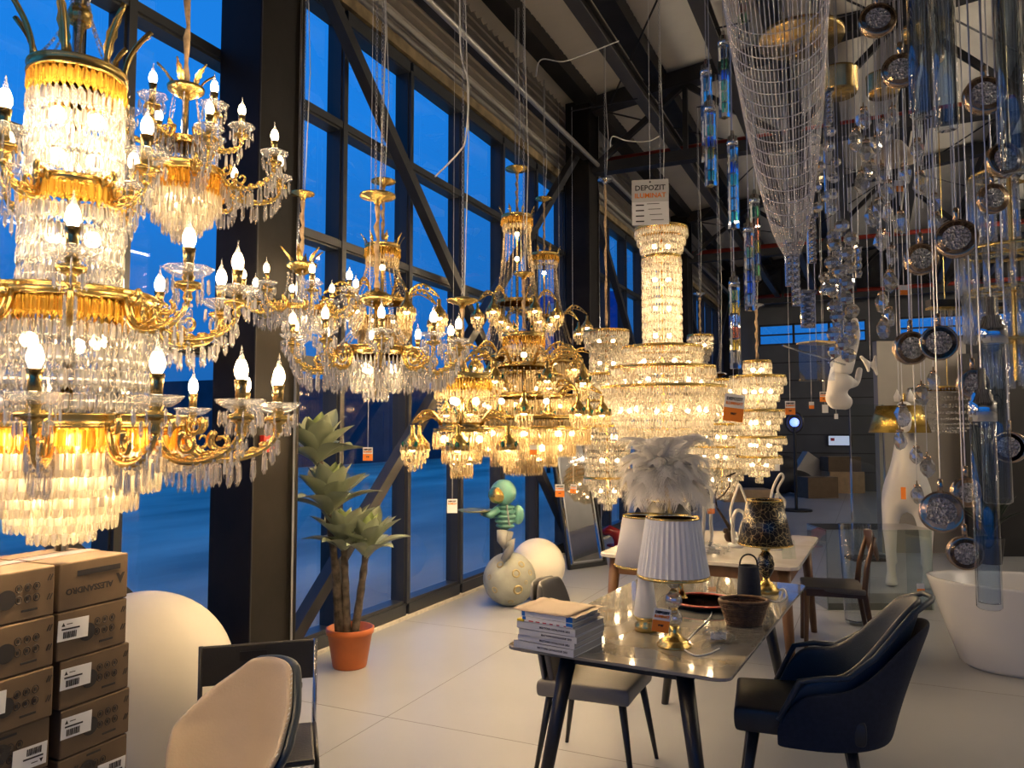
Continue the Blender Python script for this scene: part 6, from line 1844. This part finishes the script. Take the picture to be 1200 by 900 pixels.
# bead net pendant
t = thing('bead_net_pendant', 'large draped net of silver bead chains narrowing to a point', 'pendant lamp', W(928, 300, 3.2))
silver = pm('silver_bead', (0.72, 0.70, 0.68), 0.22, 0.8)
zt = W(915, -70, 3.2).z - t.location.z
cx0 = (W(913, 0, 3.2) - W(928, 0, 3.2))
it = []
NS = 34
def net_r(u): return 0.225 * (1 - 0.02) * (u ** 0.55) + 0.012
def net_pt(a, u):
    r_ = net_r(u)
    return Vector((cx0.x * u + r_ * math.cos(a), cx0.y * u + r_ * math.sin(a) * 0.6, zt * u))
for q_ in range(NS):
    a = 2 * math.pi * q_ / NS
    n = 190
    for i in range(n):
        p = net_pt(a, i / n); it.append((p.x, p.y, p.z, 0, 0.0036, 0.008))
base = math.atan2(-t.location.y, -t.location.x)
for j in range(17):                             # front swags
    u = 0.08 + 0.043 * j
    for i in range(110):
        v = -1 + 2 * i / 109
        p = net_pt(base - 1.35 * v, min(1, u + 0.06 * 1))
        p.z += -0.17 * (1 - v * v) * (0.35 + u) + 0.0
        it.append((p.x, p.y, p.z, 0, 0.0036, 0.008))
V, T = scatter(X_BEAD, it)
o = link(bpy.data.objects.new('bead_chains', np_mesh('bead_chains', V, T, silver)), t); o['kind'] = 'stuff'
MB().lathe([(0.0, zt + 0.05), (0.235, zt + 0.05), (0.24, zt + 0.03), (0.24, zt - 0.01), (0.22, zt - 0.01), (0.0, zt)], 36, c=(cx0.x, cx0.y, 0)).build('canopy', chrome, t, True)
cord(t, cx0.x, cx0.y, zt + 0.05, 0.006)
for q_ in range(3):
    inst('bulb', INB, t, (cx0.x + 0.05 * math.cos(q_ * 2.1), cx0.y + 0.05 * math.sin(q_ * 2.1), zt - 0.04)) if False else None

# gold canopies under the beams
def canopy(px, py, Z, rpx, label, kind):
    c = W(px, py, Z); r = rpx * Z / FPX
    t = thing('gold_canopy', label, 'lamp canopy', c)
    if kind == 'disc':
        MB().lathe([(0, 0.0), (r, 0.0), (r, 0.035), (r * 0.96, 0.04), (0, 0.04)], 40).build('plate', brass, t, True)
        m = MB()
        for k in range(14): m.ball((r * 0.7 * math.cos(k * 0.9) * (0.4 + 0.6 * (k % 3) / 2), r * 0.7 * math.sin(k * 0.9) * (0.4 + 0.6 * (k % 3) / 2), -0.006), 0.008, 6, 4)
        m.build('fixing_studs', gold, t)
        top = 0.04
    elif kind == 'drum':
        MB().lathe([(0, 0), (r * 0.9, 0.0), (r, 0.02), (r, 0.11), (r * 1.02, 0.115), (r * 1.02, 0.125), (0, 0.125)], 36).build('drum', brass, t, True); top = 0.125
    else:
        o = MB().lathe([(r, 0), (r * 0.35, r * 0.9), (r * 0.15, r), (0.01, r * 1.02)], 32); o.f = o.f[1:]
        mod(o.build('cone_shade', pm('taupe_shade', (0.25, 0.21, 0.17), 0.5), t, True), 'SOLIDIFY', thickness=0.004)
        MB().ball((0, 0, r * 0.35), r * 0.22, 12, 8).build('bulb', white_p, t, True); top = r
    cord(t, 0, 0, top, 0.004)
    if kind != 'cone':
        for k in range(6): MB().tube([(r * 0.6 * math.cos(k), r * 0.6 * math.sin(k), 0), (r * 0.6 * math.cos(k), r * 0.6 * math.sin(k), -0.45 - 0.12 * k)], 0.0012, 4).build('hanging_wire', cordm, t)
canopy(938, 48, 4.6, 48, 'wide round gold canopy plate behind the bead net', 'disc')
canopy(982, 112, 3.8, 22, 'gold drum-shaped canopy beside the bead net', 'drum')
canopy(1035, 112, 4.6, 18, 'small gold drum canopy under the crackled discs', 'drum')
canopy(1048, 190, 5.2, 26, 'cone-shaped taupe shade pendant under the trusses', 'cone')
canopy(1085, 40, 4.0, 26, 'round gold canopy plate behind the twin bluish tubes', 'disc')

# glass-rod chandelier at the right edge
b = W(1192, 455, 2.9)
t = thing('glass_rod_chandelier', 'tiered gold framed chandelier of clear glass rods behind the tube pendants', 'chandelier', b)
rodg = crystal('rod_glass', (0.90, 0.95, 1.0), 0.35, 0.4, 0.8, gloss=0.75)
ROD = {}
def zz_(py): return W(1192, py, 2.9).z - b.z
for (rp_, pa, pb, n) in ((40, 200, 290, 20), (56, 292, 345, 26), (50, 340, 400, 24), (34, 398, 455, 16)):
    r_ = rp_ * 2.9 / FPX; h = zz_(pa) - zz_(pb)
    MB().tube([(r_ * math.cos(k * math.pi / 16), r_ * math.sin(k * math.pi / 16), zz_(pa)) for k in range(32)], 0.007, 6, closed=True).build('gold_ring', gold, t, True)
    me = MB().lathe([(0.010, 0), (0.0125, 0.003), (0.0125, h * 0.96), (0.009, h * 0.97)], 10).mesh('glass_rod', rodg, True)
    for k in range(n):
        a = 2 * math.pi * k / n
        inst('glass_rod', me, t, (r_ * math.cos(a), r_ * math.sin(a), zz_(pb) + 0.003))
MB().tube([(0, 0, 0.03), (0, 0, 5.25 - b.z)], 0.009, 8).build('stem', gold, t)
for pa, rp_ in ((200, 40), (292, 56), (340, 50), (398, 34)): spokes(t, rp_ * 2.9 / FPX, zz_(pa), 3)
# dark comb pendant beside it
b = W(1131, 388, 3.2)
t = thing('comb_pendant', 'small black railed pendant with short glass rods left of the rod chandelier', 'pendant lamp', b)
me = MB().lathe([(0.010, 0), (0.010, 0.10)], 8).mesh('glass_rod', rodg, True)
for k in range(9): inst('glass_rod', me, t, (0.03 * k * RT.x - 0.12 * RT.x, 0.03 * k * RT.y - 0.12 * RT.y, 0))
MB().bar(-RT * 0.15 + Vector((0, 0, 0.115)), RT * 0.15 + Vector((0, 0, 0.115)), 0.05, 0.03).build('black_rail', blackm, t)
MB().bar(-RT * 0.15 + Vector((0, 0, 0.095)), RT * 0.15 + Vector((0, 0, 0.095)), 0.052, 0.008).build('gold_strip', gold, t)
cord(t, 0, 0, 0.13)

# white hanging monkey lamp and wire lantern
q = W(985, 440, 6.0)
t = thing('monkey_lamp', 'white resin monkey lamp hanging by its arm near the far end', 'lamp', q)
def mk(px, py, d=0.0): return W(px, py, 6.0 + d) - q
skin('monkey_body', hm, t, [(mk(988, 425), 0.085), (mk(984, 445), 0.095), (mk(979, 468), 0.075), (mk(998, 474), 0.055), (mk(970, 474), 0.045), (mk(990, 402), 0.045), (mk(992, 392), 0.065), (mk(1000, 410), 0.035), (mk(1004, 392), 0.03), (mk(1001, 372), 0.026), (mk(978, 415), 0.035), (mk(976, 432), 0.028), (mk(1004, 450), 0.028), (mk(1008, 430), 0.022)],
     [(0, 1), (1, 2), (2, 3), (2, 4), (0, 5), (5, 6), (0, 7), (7, 8), (8, 9), (0, 10), (10, 11), (1, 12), (12, 13)])
MB().ball(mk(988, 394, -0.055), 0.035, 12, 8, (1, 0.8, 0.7)).build('muzzle', hm, t, True)
cord(t, mk(1001, 372).x, mk(1001, 372).y, mk(1001, 372).z, 0.005)
q = W(957, 425, 5.0)
t = thing('glass_lantern', 'square glass plate lantern on a cord beside the white monkey', 'pendant lamp', q, YAW + 0.4)
for k in range(4):
    a = k * math.pi / 2
    MB().box((0, 0, 0), (0.15, 0.005, 0.24)).build('glass_plate', tubeglass, t).matrix_local = Matrix.Translation((0.075 * math.sin(a), -0.075 * math.cos(a), 0)) @ Matrix.Rotation(a, 4, 'Z')
MB().box((0, 0, 0.13), (0.17, 0.17, 0.012)).build('gold_lid', brass, t)
MB().tube([(-0.28, 0, 0.10), (0.3, 0.05, 0.0)], 0.006, 6).tube([(-0.1, -0.2, -0.02), (0.32, 0.1, 0.08)], 0.006, 6).build('chrome_rod', chrome, t)
cord(t, 0, 0, 0.13)
q = W(1020, 425, 6.5)
t = thing('branch_pendant', 'white coral-like branch pendant before the far windows', 'pendant lamp', q)
skin('branch', hm, t, [(W(1008, 417, 6.5) - q, 0.012), (W(1016, 426, 6.5) - q, 0.022), (W(1024, 428, 6.5) - q, 0.02), (W(1028, 440, 6.5) - q, 0.01), (W(1026, 416, 6.5) - q, 0.01), (W(1018, 436, 6.5) - q, 0.01)], [(0, 1), (1, 2), (2, 3), (2, 4), (1, 5)])
cord(t, 0.0, 0.0, 0.0, 0.003); hook(t, 0, 0, 5.25)

# ------------------------------------------------------------------ hanging price cards and the big sign
p = W(762, 237, 5.6)
t = thing('price_sign', 'large white DEPOZIT ILUMINAT paper sign above the largest crystal chandelier', 'sign', p, YAW + R(-8))
MB().box((0, 0, 0), (0.265, 0.003, 0.335)).build('sheet', paper, t)
MB().box((0, -0.002, 0.085), (0.265, 0.001, 0.165)).build('upper_field', pm('grey_field', (0.55, 0.56, 0.55), 0.6), t)
for s_, sz, z_, m_ in (('DEPOZIT', 0.054, 0.105, ink), ('ILUMINAT', 0.050, 0.048, orange)):
    on_face(inst('lettering', text_mesh(s_, sz, m_, 0.001), t), (0, -0.0035, z_), (1, 0, 0), (0, 0, 1))
for k in range(4):
    MB().box((-0.075, -0.002, -0.02 - 0.04 * k), (0.06, 0.001, 0.009)).box((0.02 + 0.01 * k, -0.002, -0.012 - 0.04 * k), (0.09, 0.001, 0.004)).build('form_line', ink, t)
MB().ball((0, -0.003, 0.15), 0.007, 8, 6).build('pin', ink, t)
MB().tube([(0, 0, 0.167), (0, 0, 5.25 - p.z)], 0.0015, 4).build('string', white_p, t)
cards = [(431, 532, 4.3, 0.055, 'white and orange price card hanging before the pane left of the low bell chandelier', 0), (530, 593, 5.6, 0.075, 'plain white printed price card hanging before the pane beside the moon sculpture', 1),
         (656, 575, 8.3, 0.10, 'orange and white price card at the top of the leaning mirror frame', 0), (672, 573, 8.4, 0.07, 'smaller tilted price card hanging on the leaning mirror glass', 0),
         (625, 527, 4.75, 0.045, 'small orange price card under the broad jewelled chandelier', 0), (860, 478, 4.6, 0.12, 'large tilted DEPOZIT price card before the stepped crystal chandeliers', 0),
         (926, 478, 5.5, 0.072, 'price card on a long string right of the pointed crystal chandelier', 0), (951, 475, 6.0, 0.04, 'narrow orange price card hanging under the glass lantern', 0),
         (965, 465, 6.2, 0.06, 'orange price card hanging under the white monkey', 0), (967, 479, 6.3, 0.05, 'white price card hanging lowest under the white monkey', 1), (980, 488, 6.3, 0.032, 'tiny white card hanging low before the far wall', 1), (1059, 340, 3.4, 0.032, 'small orange price card among the crackled discs', 0), (1053, 218, 3.6, 0.04, 'dark red orange price card among the rock-crystal gems', 0), (911, 548, 6.4, 0.04, 'tiny white card at the pointed chandelier tip', 1)]
for (px, py, Z, w, lab, wo) in cards:
    zc_ = W(px, py, Z).z
    pc_ = price_card(px, py, Z, w, lab, tilt=0.12 if px in (860, 672) else 0.0, white_only=bool(wo), string=(5.2 - zc_ if px not in (625, 911) else 0.2), text=w > 0.05)
    if px == 672: hook(pc_, 0, 0, 5.2)
def loose_wire(label, pts, m_):
    pts = [W(*p) for p in pts]; o0 = pts[0].copy(); fine = []
    for i in range(len(pts) - 1):
        p0 = pts[max(0, i - 1)]; p1 = pts[i]; p2 = pts[i + 1]; p3 = pts[min(len(pts) - 1, i + 2)]
        for j in range(8):
            u = j / 8
            fine.append(0.5 * ((2 * p1) + (p2 - p0) * u + (2 * p0 - 5 * p1 + 4 * p2 - p3) * u * u + (3 * p1 - p0 - 3 * p2 + p3) * u ** 3) - o0)
    t = thing('loose_wire', label, 'cable', o0)
    MB().tube(fine + [pts[-1] - o0], 0.005, 6).build('wire', m_, t, True)
loose_wire('white loose wire dangling from the chain before the tall windows', [(539, -20, 4.4), (540, 60, 4.4), (549, 100, 4.4), (546, 160, 4.4), (538, 178, 4.45), (510, 207, 4.7)], pm_white_flex)
loose_wire('white wire slung between the roof beams above the price sign', [(628, 90, 6.6), (634, 70, 6.6), (660, 72, 6.6), (690, 62, 6.7), (725, 48, 6.8)], pm_white_flex)
loose_wire('white wire slung across the lower truss beside the price sign', [(715, 172, 6.8), (718, 160, 6.8), (735, 165, 6.8), (758, 166, 6.8), (772, 160, 6.8)], pm_white_flex)
q = W(328, 520, 4.55)
t = thing('fire_button', 'small red alarm button on the dark column beside the window', 'alarm button', (XW + 0.425, q.y, q.z), R(90))
MB().box((0, -0.0, 0), (0.10, 0.05, 0.10)).build('button_housing', pm('alarm_red', (0.65, 0.03, 0.02), 0.4), t)
MB().box((0, -0.026, 0.005), (0.06, 0.004, 0.04)).build('label_plate', paper, t)
MB().box((0, -0.027, -0.0), (0.04, 0.004, 0.006)).build('mark', ink, t)

# ------------------------------------------------------------------ lamps added out of view to brighten the ceiling and right side
big = next(o for o in COL.objects if o.name == 'tiered_crystal_chandelier')
for (x, y, z, lab) in ((3.4, 6.4, 3.0, 'added unseen tiered crystal chandelier beyond the bath tub, brightening the ceiling'), (6.0, 11.0, 3.1, 'added unseen tiered crystal chandelier near the plastered side wall, brightening the hall')):
    c = copy_tree(big); c.location = (x, y, z); c['label'] = lab  # unseen copies, added for more light on the ceiling and right side
    for ch in list(c.children):
        if ch.name.split('.')[0] in ('chain', 'flex', 'hook_bar'): bpy.data.objects.remove(ch)
    rod(c, 1.86, 5.25 - z, 0.008, chrome, 'hanging_rod'); hook(c, 0, 0, 5.25)
led = emit('led_tube', (1.0, 0.85, 0.66), 360.0)  # added fill light: tubes out of view that brighten the ceiling
for (x, y) in ((4.2, 6.5), (4.2, 9.5), (5.2, 13.0), (6.0, 18.0), (7.6, 5.5), (7.6, 12.0)):
    t = thing('linear_ceiling_lamp', 'long white tube lamp added out of view to brighten the ceiling', 'lamp', (x, y, 4.7), R(90), 'added fill tube lamps out of view')
    MB().tube([(-0.75, 0, 0.05), (0.75, 0, 0.05)], 0.02, 10).build('light_tube', led, t, True)
    MB().box((0, 0, 0.0), (1.56, 0.07, 0.03)).build('housing', white_p, t)
    for sx in (-0.6, 0.6): MB().tube([(sx, 0, 0), (sx, 0, 0.56)], 0.004, 6).build('hanger', steel, t)
